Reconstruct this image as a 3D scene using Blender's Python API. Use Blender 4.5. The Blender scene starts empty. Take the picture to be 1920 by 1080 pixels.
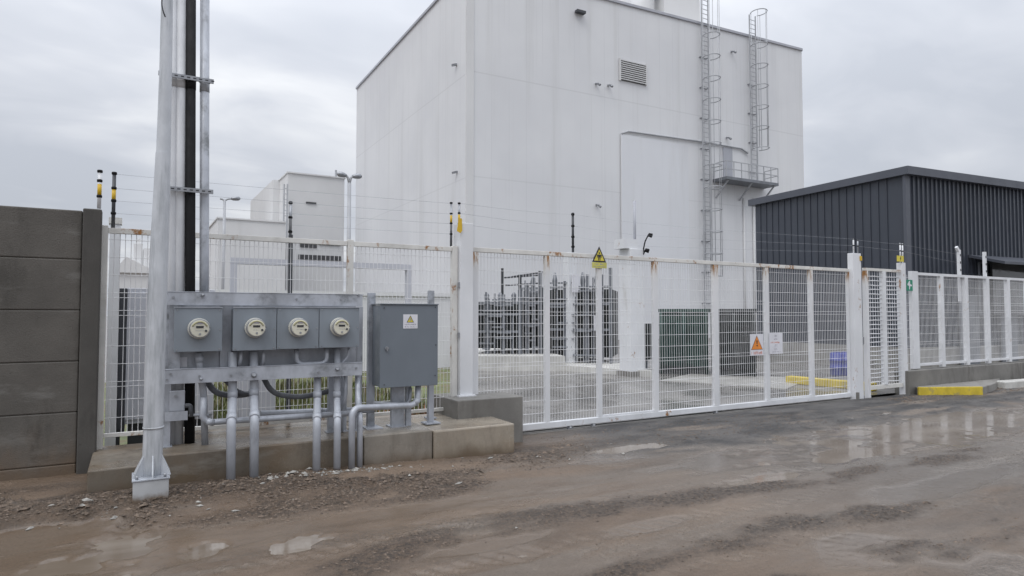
import bpy, math, random
import numpy as np
from mathutils import Vector, Matrix
random.seed(7); rng = np.random.default_rng(11)
R = math.radians
sc = bpy.context.scene
col = sc.collection

# ------------------------------------------------------------------ camera
FPX = 1230.0; CAMH = 1.6; PITCH = R(2.33)
cd = bpy.data.cameras.new('camera'); cam = bpy.data.objects.new('camera', cd); col.objects.link(cam)
cd.sensor_width = 36; cd.lens = FPX/1920*36; cd.clip_end = 3000; cd.clip_start = 0.05
cam.location = (0, 0, CAMH); cam.rotation_euler = (R(90)+PITCH, 0, R(-30)); sc.camera = cam

# ------------------------------------------------------------------ sky, sun, exposure
SUN_EL, SUN_AZ = R(52), R(238)          # overcast: broad soft sun, from the left behind the camera
w = bpy.data.worlds.new('World'); sc.world = w; w.use_nodes = True
nt = w.node_tree; N = nt.nodes; L = nt.links
for n in list(N): N.remove(n)
out = N.new('ShaderNodeOutputWorld'); bg = N.new('ShaderNodeBackground')
sky = N.new('ShaderNodeTexSky'); sky.sky_type = 'NISHITA'; sky.sun_disc = False
sky.sun_elevation = SUN_EL; sky.sun_rotation = SUN_AZ
tc = N.new('ShaderNodeTexCoord'); sx = N.new('ShaderNodeSeparateXYZ'); L.new(tc.outputs['Generated'], sx.inputs[0])
def wm(op, a, b=None):
    n = N.new('ShaderNodeMath'); n.operation = op
    for i, v in enumerate((a, b)):
        if v is None: continue
        if isinstance(v, (int, float)): n.inputs[i].default_value = v
        else: L.new(v, n.inputs[i])
    return n.outputs[0]
zc = wm('MAXIMUM', sx.outputs[2], 0.0)
den = wm('ADD', zc, 0.22)
cx = wm('DIVIDE', sx.outputs[0], den); cy = wm('DIVIDE', sx.outputs[1], den)
cv = N.new('ShaderNodeCombineXYZ'); L.new(cx, cv.inputs[0]); L.new(cy, cv.inputs[1])
SKYOFF = (3.7, 5.2, 0)
def wnoise(scale, detail, rough, dist, off):
    mp = N.new('ShaderNodeMapping'); mp.inputs['Location'].default_value = off
    mp.inputs['Rotation'].default_value = (0, 0, R(25)); mp.inputs['Scale'].default_value = (1.0, 1.5, 1)
    L.new(cv.outputs[0], mp.inputs[0])
    n = N.new('ShaderNodeTexNoise'); n.inputs['Scale'].default_value = scale; n.inputs['Detail'].default_value = detail
    n.inputs['Roughness'].default_value = rough; n.inputs['Distortion'].default_value = dist
    L.new(mp.outputs[0], n.inputs['Vector']); return n.outputs['Fac']
n1 = wnoise(0.9, 3, 0.45, 0.3, SKYOFF); n2 = wnoise(2.3, 4, 0.5, 0.5, (7.7, 4.1, 0))
nn = wm('ADD', wm('MULTIPLY', n1, 0.65), wm('MULTIPLY', n2, 0.35))
cr = N.new('ShaderNodeValToRGB'); L.new(nn, cr.inputs[0])
e = cr.color_ramp.elements
e[0].position = 0.40; e[0].color = (0.59, 0.625, 0.695, 1)
e[1].position = 0.63; e[1].color = (0.90, 0.92, 0.955, 1)
m_ = cr.color_ramp.elements.new(0.5); m_.color = (0.685, 0.715, 0.78, 1)
zen = wm('ADD', wm('MULTIPLY', wm('POWER', zc, 2.5), 1.75), wm('ADD', wm('MULTIPLY', zc, 0.60), 0.79))                 # an overcast sky is brighter towards the zenith
vm = N.new('ShaderNodeVectorMath'); vm.operation = 'SCALE'; L.new(cr.outputs[0], vm.inputs[0]); L.new(zen, vm.inputs['Scale'])
sk = N.new('ShaderNodeVectorMath'); sk.operation = 'SCALE'; L.new(sky.outputs[0], sk.inputs[0]); sk.inputs['Scale'].default_value = 0.08
mx = N.new('ShaderNodeMix'); mx.data_type = 'RGBA'; mx.inputs[0].default_value = 0.94
L.new(sk.outputs[0], mx.inputs[6]); L.new(vm.outputs[0], mx.inputs[7])
L.new(mx.outputs[2], bg.inputs[0]); bg.inputs[1].default_value = 1.0; L.new(bg.outputs[0], out.inputs[0])
sd = bpy.data.lights.new('sun', 'SUN'); so = bpy.data.objects.new('sun', sd); col.objects.link(so)
sd.energy = 0.75; sd.angle = R(25); sd.color = (1, 0.97, 0.93)
sdir = Vector((math.sin(SUN_AZ)*math.cos(SUN_EL), math.cos(SUN_AZ)*math.cos(SUN_EL), math.sin(SUN_EL)))
so.rotation_euler = sdir.to_track_quat('Z', 'Y').to_euler(); so.location = (-20, -20, 40)
vs = sc.view_settings; vs.view_transform = 'Standard'; vs.look = 'None'; vs.gamma = 1; vs.exposure = 0.05
sc.cycles.max_bounces = 6

# ------------------------------------------------------------------ measured points: photo pixel -> world, on a known plane
CW = Matrix.Rotation(R(-30), 3, 'Z') @ Matrix.Rotation(R(90)+PITCH, 3, 'X')
def ray(px, py): return CW @ Vector(((px-960)/FPX, -(py-540)/FPX, -1))
O = Vector((0, 0, CAMH))
def hit(px, py, p0, n):
    d = ray(px, py); t = (Vector(p0)-O).dot(Vector(n))/d.dot(Vector(n)); return O+d*t
def PY(px, py, Y): return hit(px, py, (0, Y, 0), (0, 1, 0))
def PX(px, py, X): return hit(px, py, (X, 0, 0), (1, 0, 0))
def PZ(px, py, Z=0): return hit(px, py, (0, 0, Z), (0, 0, 1))

# ------------------------------------------------------------------ mesh builder
class MB:
    def __init__(s): s.v = []; s.f = []; s.sm = []
    def quad(s, *p):
        i = len(s.v); s.v += [tuple(q) for q in p]; s.f.append(tuple(range(i, i+len(p)))); s.sm.append(False); return s
    def box(s, x0, x1, y0, y1, z0, z1):
        return s.hexa([(x0,y0),(x1,y0),(x1,y1),(x0,y1)], z0, z1)
    def hexa(s, poly, z0, z1):
        i = len(s.v); n = len(poly)
        a = sum(poly[k][0]*poly[(k+1)%n][1]-poly[(k+1)%n][0]*poly[k][1] for k in range(n))
        if a < 0: poly = poly[::-1]
        g = lambda z, k: z[k] if isinstance(z, (list, tuple)) else z
        s.v += [(p[0],p[1],g(z0,k)) for k, p in enumerate(poly)]+[(p[0],p[1],g(z1,k)) for k, p in enumerate(poly)]
        s.f.append(tuple(range(i+n-1, i-1, -1))); s.f.append(tuple(range(i+n, i+2*n)))
        for k in range(n): s.f.append((i+k, i+(k+1)%n, i+n+(k+1)%n, i+n+k))
        s.sm += [False]*(n+2); return s
    def prismY(s, poly, y0, y1):                       # poly in (x, z), extruded from y0 (front) to y1
        i = len(s.v); n = len(poly)
        a = sum(poly[k][0]*poly[(k+1)%n][1]-poly[(k+1)%n][0]*poly[k][1] for k in range(n))
        if a < 0: poly = poly[::-1]
        s.v += [(p[0],y0,p[1]) for p in poly]+[(p[0],y1,p[1]) for p in poly]
        s.f.append(tuple(range(i, i+n))); s.f.append(tuple(range(i+2*n-1, i+n-1, -1)))
        for k in range(n): s.f.append((i+(k+1)%n, i+k, i+n+k, i+n+(k+1)%n))
        s.sm += [False]*(n+2); return s
    def bar(s, a, b, wd, ht, up=(0,0,1)):             # rectangular bar a -> b
        a = Vector(a); b = Vector(b); d = (b-a).normalized(); up = Vector(up)
        if abs(d.dot(up)) > 0.99: up = Vector((0,1,0))
        sd_ = d.cross(up).normalized()*wd/2; u = sd_.cross(d).normalized()*ht/2
        i = len(s.v)
        for p in (a, b): s.v += [tuple(p-sd_-u), tuple(p+sd_-u), tuple(p+sd_+u), tuple(p-sd_+u)]
        s.f += [(i,i+1,i+2,i+3)[::1], (i+7,i+6,i+5,i+4), (i,i+4,i+5,i+1), (i+1,i+5,i+6,i+2), (i+2,i+6,i+7,i+3), (i+3,i+7,i+4,i)]
        s.sm += [False]*6; return s
    def tube(s, pts, r, seg=12, cap=True):
        pts = [Vector(p) for p in pts]; n = len(pts)
        rs = r if isinstance(r, (list, tuple)) else [r]*n
        i = len(s.v); t0 = (pts[1]-pts[0]).normalized()
        ref = Vector((0,0,1)) if abs(t0.z) < 0.9 else Vector((1,0,0))
        u = t0.cross(ref).normalized()
        for k, p in enumerate(pts):
            t = (pts[min(k+1,n-1)]-pts[max(k-1,0)]).normalized()
            u = (u-t*u.dot(t)).normalized(); v = t.cross(u)
            for j in range(seg):
                a = 2*math.pi*j/seg; s.v.append(tuple(p+(u*math.cos(a)+v*math.sin(a))*rs[k]))
        for k in range(n-1):
            for j in range(seg):
                s.f.append((i+k*seg+j, i+k*seg+(j+1)%seg, i+(k+1)*seg+(j+1)%seg, i+(k+1)*seg+j)); s.sm.append(seg > 4)
        if cap:
            s.f.append(tuple(i+j for j in range(seg-1,-1,-1))); s.f.append(tuple(i+(n-1)*seg+j for j in range(seg))); s.sm += [False]*2
        return s
    def build(s, name, m, parent=None, org=None, bevel=0.0):
        o3 = Vector(parent['_o']) if parent is not None else (Vector(org) if org is not None else Vector((0,0,0)))
        me = bpy.data.meshes.new(name); me.from_pydata([tuple(Vector(v)-o3) for v in s.v], [], s.f); me.update()
        me.polygons.foreach_set('use_smooth', s.sm)
        me.materials.append(m); o = bpy.data.objects.new(name, me); col.objects.link(o)
        if parent is not None: o.parent = parent
        else: o.location = o3
        o['_o'] = tuple(o3)
        if bevel:
            b = o.modifiers.new('bevel', 'BEVEL'); b.width = bevel; b.segments = 2; b.limit_method = 'ANGLE'; b.angle_limit = R(40)
        return o
def tag(o, label, cat, group=None):
    o['label'] = label; o['category'] = cat
    if group: o['group'] = group
    return o
def thing(name, label, cat, loc, group=None):
    o = bpy.data.objects.new(name, None); o.location = loc; o.empty_display_size = 0.1; col.objects.link(o); o['_o'] = tuple(loc)
    return tag(o, label, cat, group)
def kind(o, k): o['kind'] = k; return o
def arc(path, r, n=6):                                # round the corners of a polyline
    P = [Vector(p) for p in path]; res = [P[0]]
    for i in range(1, len(P)-1):
        a, b, c = P[i-1], P[i], P[i+1]
        rr = min(r, (a-b).length*0.49, (c-b).length*0.49)
        p0 = b+(a-b).normalized()*rr; p1 = b+(c-b).normalized()*rr
        for k in range(n+1):
            t = k/n; res.append(p0*(1-t)**2+b*2*t*(1-t)+p1*t*t)
    res.append(P[-1]); return res

# ------------------------------------------------------------------ materials
class NT:
    def __init__(s, name):
        s.m = bpy.data.materials.new(name); s.m.use_nodes = True; s.n = s.m.node_tree.nodes; s.l = s.m.node_tree.links
        s.b = s.n['Principled BSDF']; s.g = s.n.new('ShaderNodeNewGeometry')
    def set(s, sock, v):
        if isinstance(v, bpy.types.NodeSocket): s.l.new(v, sock)
        elif isinstance(v, (tuple, list)) and len(v) == 3 and sock.type == 'RGBA': sock.default_value = (*v, 1)
        else: sock.default_value = v
    def noise(s, scale=3, stretch=(1,1,1), detail=5, rough=0.6, off=(0,0,0), dist=0.0):
        mp = s.n.new('ShaderNodeMapping'); mp.inputs['Scale'].default_value = stretch; mp.inputs['Location'].default_value = off
        s.l.new(s.g.outputs['Position'], mp.inputs[0]); t = s.n.new('ShaderNodeTexNoise')
        t.inputs['Scale'].default_value = scale; t.inputs['Detail'].default_value = detail; t.inputs['Roughness'].default_value = rough
        t.inputs['Distortion'].default_value = dist
        s.l.new(mp.outputs[0], t.inputs['Vector']); return t.outputs['Fac']
    def rng(s, v, a, b, c=0.0, d=1.0, smooth=True):
        m = s.n.new('ShaderNodeMapRange'); m.interpolation_type = 'SMOOTHSTEP' if smooth else 'LINEAR'
        s.set(m.inputs[0], v); 
        for i, q in zip((1,2,3,4), (a,b,c,d)): m.inputs[i].default_value = q
        return m.outputs[0]
    def math(s, op, a, b=0.0):
        m = s.n.new('ShaderNodeMath'); m.operation = op; s.set(m.inputs[0], a); s.set(m.inputs[1], b); return m.outputs[0]
    def mix(s, f, a, b, bt='MIX'):
        m = s.n.new('ShaderNodeMix'); m.data_type = 'RGBA'; m.blend_type = bt; s.set(m.inputs[0], f); s.set(m.inputs[6], a); s.set(m.inputs[7], b); return m.outputs[2]
    def xyz(s):
        x = s.n.new('ShaderNodeSeparateXYZ'); s.l.new(s.g.outputs['Position'], x.inputs[0]); return x.outputs
    def bump(s, h, strength, dist):
        b = s.n.new('ShaderNodeBump'); b.inputs['Strength'].default_value = strength; b.inputs['Distance'].default_value = dist
        s.set(b.inputs['Height'], h); s.l.new(b.outputs[0], s.b.inputs['Normal'])
    def fin(s, colr, rough=0.5, metal=0.0, spec=None):
        s.set(s.b.inputs['Base Color'], colr); s.set(s.b.inputs['Roughness'], rough); s.set(s.b.inputs['Metallic'], metal)
        if spec is not None: s.b.inputs['Specular IOR Level'].default_value = spec
        return s.m
def sc3(c, k): return tuple(min(1, x*k) for x in c)
def paint(name, c, rough=0.45, var=0.12, vs_=2.5, metal=0.0, dirt=None, dlo=0.55, dhi=0.75, dscale=2.0, dstretch=(1,1,0.25), rust=0.0, bump=0.0, bscale=40, rz=None, spec=None):
    t = NT(name)
    a = t.rng(t.noise(vs_, (1,1,0.6)), 0.3, 0.7)
    cc = t.mix(a, sc3(c, 1-var), sc3(c, 1+var))
    if dirt: cc = t.mix(t.rng(t.noise(dscale, dstretch, 6, 0.65, (5,3,1)), dlo, dhi), cc, dirt)
    if rust:
        f = t.rng(t.noise(6, (0.6,1,0.45), 6, 0.72, (2,9,4)), 0.70-rust*0.15, 0.78-rust*0.14)
        if rz: f = t.math('MULTIPLY', f, t.rng(t.xyz()[2], rz[0], rz[1]))
        cc = t.mix(f, cc, t.mix(t.noise(60), (0.16,0.06,0.02), (0.42,0.2,0.05)))
    ro = t.rng(t.noise(vs_*4, off=(1,7,2)), 0.3, 0.7, rough-0.08, rough+0.1)
    if bump: t.bump(t.noise(bscale, detail=6), bump, 0.01)
    return t.fin(cc, ro, metal, spec)

M = {}
M['fence_white'] = paint('fence_white_paint', (0.66,0.67,0.69), 0.45, 0.08, 3, dirt=(0.42,0.41,0.38), dlo=0.62, dhi=0.85, rust=0.55)
M['rail_white'] = paint('weathered_white_rail', (0.64,0.63,0.60), 0.5, 0.1, 3, dirt=(0.40,0.38,0.34), dlo=0.55, dhi=0.8, rust=1.0, dstretch=(0.5,1,1))
M['wire_white'] = paint('mesh_wire_white', (0.70,0.70,0.71), 0.5, 0.06, 2)
M['post_white'] = paint('post_white_paint', (0.68,0.69,0.71), 0.4, 0.06, 2, dirt=(0.45,0.43,0.40), dlo=0.6, dhi=0.85, rust=0.5)
M['gal'] = paint('silver_paint', (0.38,0.40,0.44), 0.42, 0.2, 5, 0.15, dirt=(0.17,0.18,0.19), dlo=0.50, dhi=0.72, dscale=5, dstretch=(0.7,1,0.8))
M['pole'] = paint('pole_silver_paint', (0.52,0.54,0.57), 0.40, 0.10, 6, 0.15, dirt=(0.33,0.35,0.37), dlo=0.46, dhi=0.7, dscale=9, dstretch=(1,1,0.12))
M['pvc'] = paint('pale_conduit', (0.50,0.51,0.53), 0.45, 0.08, 6, 0.0, dirt=(0.38,0.38,0.38), dlo=0.5, dhi=0.8, dscale=8, dstretch=(1,1,0.06))
M['pipe'] = paint('conduit_silver', (0.40,0.42,0.46), 0.40, 0.13, 9, 0.2, dirt=(0.24,0.25,0.27), dlo=0.55, dhi=0.8, dscale=6, dstretch=(1,1,0.5))
M['enamel'] = paint('grey_enamel', (0.150,0.172,0.198), 0.38, 0.05, 2, dirt=(0.12,0.13,0.15), dlo=0.55, dhi=0.9)
M['enamel2'] = paint('grey_enamel_box', (0.215,0.243,0.275), 0.40, 0.06, 3, dirt=(0.13,0.15,0.17), dlo=0.55, dhi=0.9)
M['darkgrey'] = paint('dark_grey_metal', (0.05,0.053,0.06), 0.5, 0.15, 4)
M['black'] = paint('black_plastic', (0.010,0.010,0.011), 0.6, 0.1, 4, spec=0.2)
M['rubber'] = paint('flexible_conduit_grey', (0.10,0.105,0.115), 0.5, 0.2, 12)
M['steel'] = paint('dull_steel', (0.30,0.31,0.33), 0.4, 0.15, 10, 0.6)
M['ladder'] = paint('ladder_galvanised', (0.40,0.41,0.43), 0.5, 0.1, 2)
M['meter'] = paint('meter_cream', (0.56,0.555,0.51), 0.3, 0.05, 6)
M['meter_face'] = paint('meter_face', (0.62,0.60,0.50), 0.35, 0.05, 6)
M['olive'] = paint('dial_olive', (0.36,0.34,0.20), 0.5, 0.1, 20)
M['label_white'] = paint('white_label', (0.66,0.66,0.70), 0.5, 0.05, 8)
M['ink'] = paint('black_ink', (0.03,0.03,0.035), 0.6, 0.05)
M['greyink'] = paint('faded_ink', (0.30,0.29,0.34), 0.6, 0.05)
M['redink'] = paint('faded_red_ink', (0.55,0.20,0.14), 0.6, 0.15, 30)
M['yellow'] = paint('sign_yellow', (0.62,0.52,0.06), 0.5, 0.08, 8)
M['paleyellow'] = paint('faded_sign_yellow', (0.52,0.49,0.12), 0.55, 0.1, 8)
M['orange'] = paint('sign_orange', (0.72,0.24,0.04), 0.5, 0.06, 8)
M['green'] = paint('sign_green', (0.01,0.22,0.13), 0.5, 0.06, 8)
M['kerb_yellow'] = paint('kerb_yellow_paint', (0.58,0.44,0.04), 0.5, 0.15, 5, dirt=(0.30,0.25,0.13), dlo=0.54, dhi=0.72, dstretch=(1,1,1), dscale=5)
M['bar_yellow'] = paint('rod_yellow', (0.62,0.40,0.02), 0.5, 0.05)
M['blue'] = paint('blue_plastic', (0.045,0.06,0.30), 0.4, 0.1, 3)
M['transf_green'] = paint('transformer_green', (0.028,0.066,0.055), 0.5, 0.15, 3)
M['transf_dark'] = paint('transformer_dark', (0.028,0.033,0.034), 0.5, 0.2, 3)
M['transf_grey'] = paint('switchgear_grey', (0.17,0.18,0.20), 0.5, 0.15, 2)
M['boxwhite'] = paint('cabinet_white', (0.52,0.53,0.57), 0.45, 0.05, 2)
M['farwhite'] = paint('far_white_cladding', (0.66,0.66,0.66), 0.6, 0.04, 0.3, dirt=(0.5,0.5,0.49), dlo=0.55, dhi=0.9, dscale=0.5, dstretch=(1,1,0.1))
M['yardwhite'] = paint('yard_wall_white', (0.66,0.66,0.67), 0.6, 0.05, 0.6, dirt=(0.42,0.42,0.41), dlo=0.6, dhi=0.85, dscale=1.2, dstretch=(1,1,0.2))
M['trim'] = paint('roof_trim_grey', (0.40,0.41,0.45), 0.5, 0.06, 1)
M['louvre'] = paint('louvre_dark', (0.06,0.06,0.065), 0.5, 0.1)
M['dark_clad'] = paint('dark_cladding', (0.046,0.053,0.069), 0.42, 0.06, 0.6, dirt=(0.05,0.053,0.062), dlo=0.5, dhi=0.8, dscale=1.5, dstretch=(1,1,0.15))
M['dark_trim'] = paint('dark_roof_trim', (0.080,0.087,0.107), 0.42, 0.05, 0.6)
M['glassdark'] = paint('dark_window', (0.02,0.02,0.02), 0.1, 0.1, 1)
M['grass'] = paint('grass_green', (0.10,0.125,0.035), 0.6, 0.45, 3, dirt=(0.13,0.10,0.045), dlo=0.45, dhi=0.6, dscale=3)
M['leafred'] = paint('orange_plant', (0.30,0.13,0.06), 0.6, 0.4, 20)
def splashed(name, c, mudc, z0, z1, rough=0.45):
    t = NT(name); z = t.xyz()[2]
    cc = t.mix(t.rng(t.noise(5), 0.3, 0.7), sc3(c,0.9), sc3(c,1.08))
    cc = t.mix(t.rng(t.noise(9, (1,1,0.3), 6, 0.7), 0.58, 0.75, 0, 0.6), cc, sc3(c,0.55))
    f = t.rng(t.math('SUBTRACT', z, t.math('MULTIPLY', t.noise(14, detail=4), z1-z0)), z0-(z1-z0)*0.5, z0+(z1-z0)*0.3, 1, 0)
    return t.fin(t.mix(f, cc, mudc), rough)
def stile_white():
    t = NT('stile_white_paint'); z = t.xyz()[2]
    c = t.mix(t.rng(t.noise(3, (1,1,0.5)), 0.3, 0.7), (0.63,0.64,0.66), (0.70,0.70,0.71))
    c = t.mix(t.rng(t.noise(4, (1,1,0.2), 6, 0.7, (4,4,4)), 0.58, 0.8, 0, 0.7), c, (0.45,0.43,0.38))
    top = t.math('MULTIPLY', t.rng(z, 2.18, 2.42), t.rng(t.noise(22, (1,1,0.16), 6, 0.7, (1,2,3)), 0.47, 0.56))
    c = t.mix(t.rng(z, 2.0, 2.45, 0, 0.25), c, (0.62,0.55,0.40))
    sp = t.math('MULTIPLY', t.rng(t.noise(9, (1,1,0.4), 6, 0.7, (7,2,1)), 0.66, 0.72), 0.8)
    c = t.mix(t.math('MAXIMUM', top, sp), c, t.mix(t.noise(50), (0.14,0.055,0.02), (0.45,0.22,0.055)))
    return t.fin(c, 0.45)
def concrete(name, c, stain, bump=0.25, rough=0.7, brown=None, wet=0.0, splash=None, smear=None):
    t = NT(name)
    cc = t.mix(t.rng(t.noise(1.3, detail=6), 0.35, 0.68), sc3(c, 0.82), sc3(c, 1.15))
    cc = t.mix(t.rng(t.noise(2.2, (1,1,0.35), 6, 0.7, (4,1,7)), 0.48, 0.68), cc, stain)
    if brown: cc = t.mix(t.math('MULTIPLY', t.rng(t.noise(1.1, off=(8,2,3)), 0.42, 0.62), 0.75), cc, brown)
    cc = t.mix(t.rng(t.noise(90, detail=3), 0.3, 0.7, 0.0, 0.22), cc, sc3(c, 0.5))
    cc = t.mix(t.rng(t.noise(26, off=(1,1,5), detail=2), 0.70, 0.76, 0.0, 0.5), cc, sc3(c, 0.35))
    if smear: cc = t.mix(t.math('MULTIPLY', t.rng(t.noise(2.4, (0.45,1,1.6), 6, 0.68, (6,2,2)), 0.53, 0.66), 0.7), cc, smear)
    if splash: cc = t.mix(t.math('MULTIPLY', t.rng(t.math('ADD', t.xyz()[2], t.math('MULTIPLY', t.noise(2.5, (1,1,0.6), 5), splash[4])), splash[2], splash[3], 1, 0), splash[1]), cc, splash[0])
    t.bump(t.math('ADD', t.noise(70, detail=6), t.math('MULTIPLY', t.noise(6, detail=4), 1.5)), bump, 0.006)
    ro = t.rng(t.noise(2.0, off=(3,3,3)), 0.4, 0.6, rough-wet, rough)
    return t.fin(cc, ro)
M['foot'] = splashed('muddy_pole_foot', (0.42,0.43,0.44), (0.14,0.105,0.075), 0.06, 0.16)
M['pipe_low'] = splashed('conduit_muddy_foot', (0.40,0.42,0.46), (0.15,0.115,0.085), 0.03, 0.10, 0.4)
M['stile'] = stile_white()
M['wall_conc'] = concrete('dark_concrete', (0.106,0.097,0.086), (0.060,0.055,0.048), 0.6, 0.75, splash=((0.135,0.092,0.057),0.85,0.5,1.15,1.1), smear=(0.165,0.158,0.146))
M['wall_post'] = concrete('dark_concrete_post', (0.078,0.073,0.066), (0.055,0.051,0.047), 0.3, 0.75)
M['slab_top'] = concrete('wet_concrete', (0.29,0.262,0.225), (0.17,0.152,0.128), 0.25, 0.45, brown=(0.24,0.19,0.14), wet=0.33, splash=((0.11,0.078,0.05),0.85,0.10,0.30,0.28))
M['slab_wet'] = concrete('wet_beige_concrete', (0.36,0.315,0.255), (0.24,0.205,0.165), 0.12, 0.3, brown=(0.30,0.23,0.16), wet=0.2, splash=((0.11,0.078,0.05),0.85,0.10,0.30,0.28))
M['slab_dark'] = concrete('muddy_concrete', (0.185,0.158,0.125), (0.105,0.085,0.064), 0.3, 0.5, brown=(0.145,0.102,0.062), wet=0.32, splash=((0.11,0.078,0.05),0.85,0.10,0.30,0.28), smear=(0.22,0.20,0.17))
M['block'] = concrete('block_concrete', (0.19,0.182,0.168), (0.115,0.107,0.096), 0.3, 0.6, wet=0.2)
M['strip'] = concrete('pavement_concrete', (0.36,0.35,0.33), (0.27,0.26,0.245), 0.2, 0.6, wet=0.2)
M['kerb'] = concrete('kerb_concrete', (0.24,0.23,0.215), (0.17,0.155,0.14), 0.3, 0.7)
M['plinth'] = concrete('plinth_concrete', (0.58,0.57,0.54), (0.42,0.41,0.39), 0.2, 0.7)
M['upstand'] = concrete('upstand_concrete', (0.30,0.29,0.27), (0.21,0.20,0.19), 0.2, 0.7)
def cladding():
    t = NT('white_wall_panels')
    x, y, z = t.xyz()
    c = t.mix(t.rng(t.noise(0.12, detail=4), 0.35, 0.65), (0.665,0.67,0.685), (0.72,0.725,0.735))
    u = t.math('ADD', x, y)
    fr = t.math('FRACT', t.math('MULTIPLY', u, 1/1.15)); ln = t.rng(t.math('ABSOLUTE', t.math('SUBTRACT', fr, 0.5)), 0.475, 0.5, 0, 1)
    c = t.mix(t.math('MULTIPLY', ln, t.rng(t.noise(0.25, (1,1,0.3)), 0.4, 0.6, 0.05, 0.32)), c, (0.42,0.42,0.44))
    for h, s in ((9.6, 0.20), (15.75, 0.24)):
        l2 = t.rng(t.math('ABSOLUTE', t.math('SUBTRACT', z, h)), 0.02, 0.06, 1, 0)
        c = t.mix(t.math('MULTIPLY', l2, s), c, (0.40,0.40,0.40))
    c = t.mix(t.rng(t.noise(0.9, (1,1,0.05), 6, 0.6), 0.50, 0.75, 0, 0.5), c, (0.56,0.56,0.555))
    c = t.mix(t.rng(t.noise(3.5, (1,1,0.02), 4, 0.6, (2,2,2)), 0.55, 0.75, 0, 0.22), c, (0.50,0.50,0.49))
    pid = t.math('FLOOR', t.math('MULTIPLY', u, 1/1.15))
    wn = t.n.new('ShaderNodeTexWhiteNoise'); wn.noise_dimensions = '1D'; t.set(wn.inputs['W'], pid)
    c = t.mix(t.math('MULTIPLY', wn.outputs['Value'], 0.10), c, (0.52,0.52,0.56))
    return t.fin(c, 0.55)
M['clad'] = cladding()
M['panel_white'] = paint('panel_white', (0.70,0.71,0.735), 0.5, 0.02, 0.4, dirt=(0.62,0.62,0.63), dlo=0.5, dhi=0.8, dscale=0.6, dstretch=(1,1,0.1))
ZW = -0.068                                            # level of the standing water
def mud():
    t = NT('wet_mud'); x, y, z = t.xyz()
    st = (0.35,1,1)
    c = t.mix(t.rng(t.noise(0.9, st, 6, 0.62), 0.35, 0.65), (0.104,0.071,0.047), (0.180,0.129,0.090))
    c = t.mix(t.rng(t.noise(1.6, (0.22,1,1), 6, 0.65, (3,8,0), 0.4), 0.47, 0.62, 0, 0.8), c, (0.152,0.123,0.098))
    grey = t.math('MULTIPLY', t.rng(x, 2.5, 7.5), t.rng(t.noise(0.8, (0.3,1,1), 4, 0.6, (1,2,0)), 0.3, 0.55))
    c = t.mix(t.math('MULTIPLY', grey, 0.85), c, t.mix(t.noise(4, (0.4,1,1)), (0.098,0.089,0.081), (0.172,0.153,0.136)))
    def attr(n):
        q = t.n.new('ShaderNodeAttribute'); q.attribute_name = n; return q.outputs['Fac']
    gs, wf_ = attr('gravel_soil'), attr('wet_film')
    warm = t.mix(t.rng(x, 1.5, 5.5), (0.130,0.088,0.058), (0.128,0.102,0.083))
    c = t.mix(t.math('MULTIPLY', gs, 0.95), c, t.mix(t.rng(t.noise(26, detail=6, rough=0.7), 0.36, 0.62), (0.030,0.023,0.018), warm))
    c = t.mix(t.math('MULTIPLY', wf_, 0.5), c, t.mix(t.rng(x, 2, 6), (0.122,0.090,0.064), (0.136,0.118,0.102)))
    gr = t.math('MULTIPLY', t.rng(t.noise(1.1, (0.18,1,1), 5, 0.6, (9,1,0)), 0.50, 0.62), t.rng(t.noise(38, detail=4), 0.42, 0.6))
    c = t.mix(t.math('MULTIPLY', gr, 0.7), c, (0.07,0.056,0.044))
    # asphalt apron in front of the gate
    ap = t.math('MULTIPLY', t.rng(t.math('ADD', y, t.math('MULTIPLY', t.noise(1.3, detail=5), 1.7)), 6.50, 7.05), t.rng(t.math('ADD', x, t.noise(1.5)), 4.9, 6.4))
    asp = t.mix(t.rng(t.noise(2.6, (0.4,1,1), 6, 0.65), 0.38, 0.62), (0.026,0.026,0.027), (0.085,0.081,0.078))
    asp = t.mix(t.rng(t.noise(1.7, (0.3,1,1), 5, 0.6, (8,8,0)), 0.55, 0.66, 0, 0.8), asp, (0.19,0.155,0.125))
    c = t.mix(t.math('MULTIPLY', ap, 0.95), c, asp)
    c = t.mix(t.rng(t.noise(150, detail=2), 0.62, 0.72, 0, 0.5), c, (0.34,0.29,0.24))
    c = t.mix(t.rng(t.noise(110, detail=2, off=(4,4,4)), 0.60, 0.72, 0, 0.7), c, (0.05,0.04,0.033))
    c = t.mix(t.rng(t.noise(45, (0.6,1,1), 3, off=(9,4,4)), 0.62, 0.70, 0, 0.55), c, (0.065,0.05,0.038))
    wet = t.rng(z, ZW+0.004, ZW+0.03, 1, 0)
    c = t.mix(t.math('MULTIPLY', wet, 0.30), c, (0.13,0.104,0.08))
    film = t.math('MAXIMUM', t.math('MULTIPLY', t.rng(t.noise(0.9, (0.28,1,1), 5, 0.62, (6,6,0)), 0.48, 0.62), 0.6), t.math('MAXIMUM', wet, wf_))
    film = t.math('MULTIPLY', film, t.math('MULTIPLY', t.math('SUBTRACT', 1.0, t.math('MULTIPLY', gs, 0.9)), t.rng(ap, 0, 1, 1, 0.3)))
    ro = t.rng(film, 0, 1, 0.62, 0.11, False)
    h = t.math('ADD', t.math('MULTIPLY', t.noise(28, detail=8, rough=0.7), 1.0), t.math('MULTIPLY', t.noise(110, detail=4), 0.35))
    t.bump(t.math('MULTIPLY', h, t.math('ADD', t.rng(film, 0, 1, 0.75, 0.07), t.math('MULTIPLY', gs, 0.6))), 0.9, 0.035)
    return t.fin(c, ro)
M['mud'] = mud()
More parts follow.
